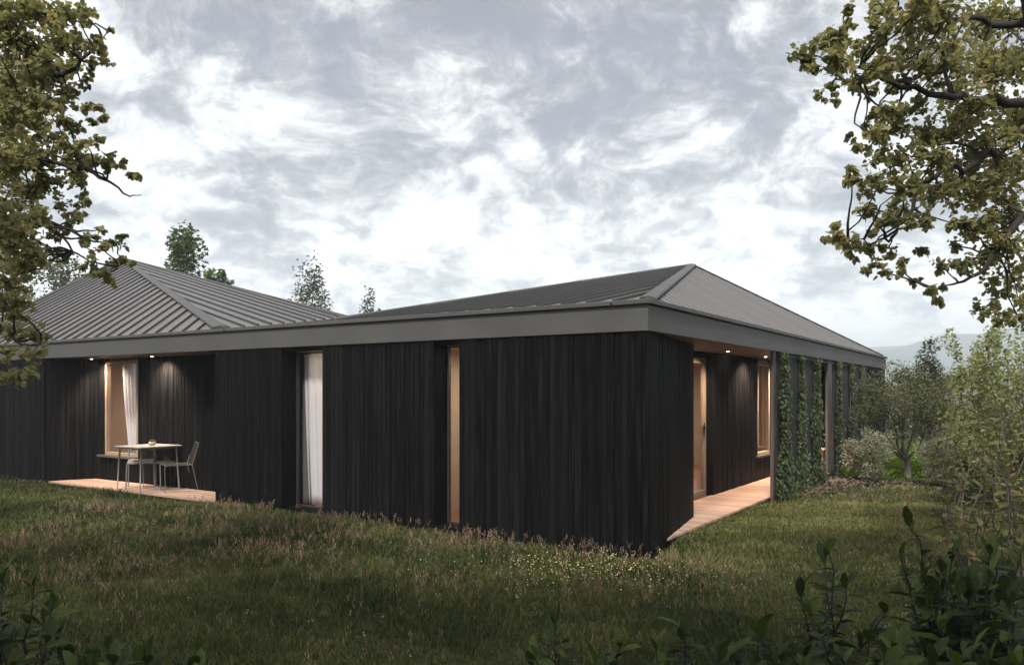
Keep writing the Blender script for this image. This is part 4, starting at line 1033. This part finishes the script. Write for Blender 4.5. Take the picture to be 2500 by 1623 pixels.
def flowers(N, seed):
    r = np.random.default_rng(seed); V, Fc = [], []; b = 0
    for _ in range(N):
        y = r.uniform(4.0, 9.5); x = r.uniform(-.55, .72) * y; hx, dy = plan_local(x, y)
        if hx < .1 and dy > -.1: continue
        z = float(ground_z(x, y)) + r.uniform(.06, .2) * (1 if x < 1.5 else .6); s = r.uniform(.004, .008)
        for q in range(3):
            ox, oy, oz = r.normal(0, .010, 3); a = r.uniform(0, 3.1)
            V += [(x + ox - s * math.cos(a), y + oy - s * math.sin(a), z + oz), (x + ox, y + oy, z + oz - s * .7), (x + ox + s * math.cos(a), y + oy + s * math.sin(a), z + oz), (x + ox, y + oy + s * .3, z + oz + s * .8)]
            Fc.append((b, b + 1, b + 2, b + 3)); b += 4
    o = link('meadow_flowers', fast_mesh('meadow_flowers', V, Fc, M['petal'])); o['kind'] = 'stuff'
flowers(130, 8)
M['petal_yellow'] = mat_plain('yellow_petal', (.52, .46, .20), .7, 9, .25)
def yellow_patch(N, seed):
    r = np.random.default_rng(seed); X = r.normal(.55, .5, N); Y = r.normal(6.95, .38, N); hx, dy = plan_local(X, Y)
    k = ~((hx < .1) & (dy > -.12)); X, Y = X[k], Y[k]
    P = np.stack([X, Y, ground_z(X, Y) + r.uniform(.06, .17, len(X))], -1)
    o = link('yellow_flowers', leaf_mesh('yellow_flowers', RH_V * np.array([1.5, 1, 1]), RH_F, P, rand_rot(len(P), -.6, r), r.uniform(.008, .016, len(P)), r.uniform(0, 1, len(P)), M['petal_yellow'])); o['kind'] = 'stuff'
yellow_patch(900, 31)
# mulch bed along the screen
r = np.random.default_rng(12); N = 5000
X = r.uniform(4.0, 8.0, N); Y = r.uniform(12.4, 15.2, N); hx, dy = plan_local(X, Y)
k = mulch_zone(X, Y, hx, dy) | ((hx > -.02) & (hx < .55) & (dy > 5.0) & (dy < 12)); X, Y = X[k], Y[k]
P = np.stack([X, Y, ground_z(X, Y) + r.uniform(0, .035, len(X))], -1)
o = link('mulch', leaf_mesh('mulch', NAR_V * np.array([2.4, 1, 3]), RH_F, P, rand_rot(len(P), 0, r), r.uniform(.03, .075, len(P)), r.uniform(0, 1, len(P)), M['mulch'])); o['kind'] = 'stuff'
# lawn patch under the olive tree, sunlight put into its bright green
N = 16000; X = r.uniform(6.6, 11.0, N); Y = r.uniform(15.2, 20.5, N); z = ground_z(X, Y) + r.uniform(0, 1, N) ** 1.5 * (.16 + .18 * np.clip((Y - 15.5) / 4, 0, 1))
o = link('sunlit_lawn_patch', leaf_mesh('sunlit_lawn_patch', RH_V, RH_F, np.stack([X, Y, z], -1), rand_rot(N, -.2, r), r.uniform(.05, .09, N), r.uniform(0, 1, N), M['lawn_sunlit'])); o['kind'] = 'stuff'

# ------------------------------------------------------------------ haze
HAZE = True
if HAZE:
    m = bpy.data.materials.new('haze'); m.use_nodes = True; t = NT(m.node_tree); t.n.remove(t.n['Principled BSDF'])
    pv = t.add('ShaderNodeVolumePrincipled'); pv.inputs['Color'].default_value = (.82, .905, 1.0, 1); pv.inputs['Density'].default_value = .0012; pv.inputs['Anisotropy'].default_value = .0
    t.l.new(pv.outputs[0], t.n['Material Output'].inputs['Volume'])
    hb = MB().box(-1950, 1950, -520, 2100, -16, 128).build('haze', m); hb['kind'] = 'stuff'
print('boards', nboards, {k: sum(1 for c in house.children if c.name.split('.')[0] == k) for k in ('cladding_board', 'roof_panel', 'standing_seam')}, 'objects', len(S.objects))
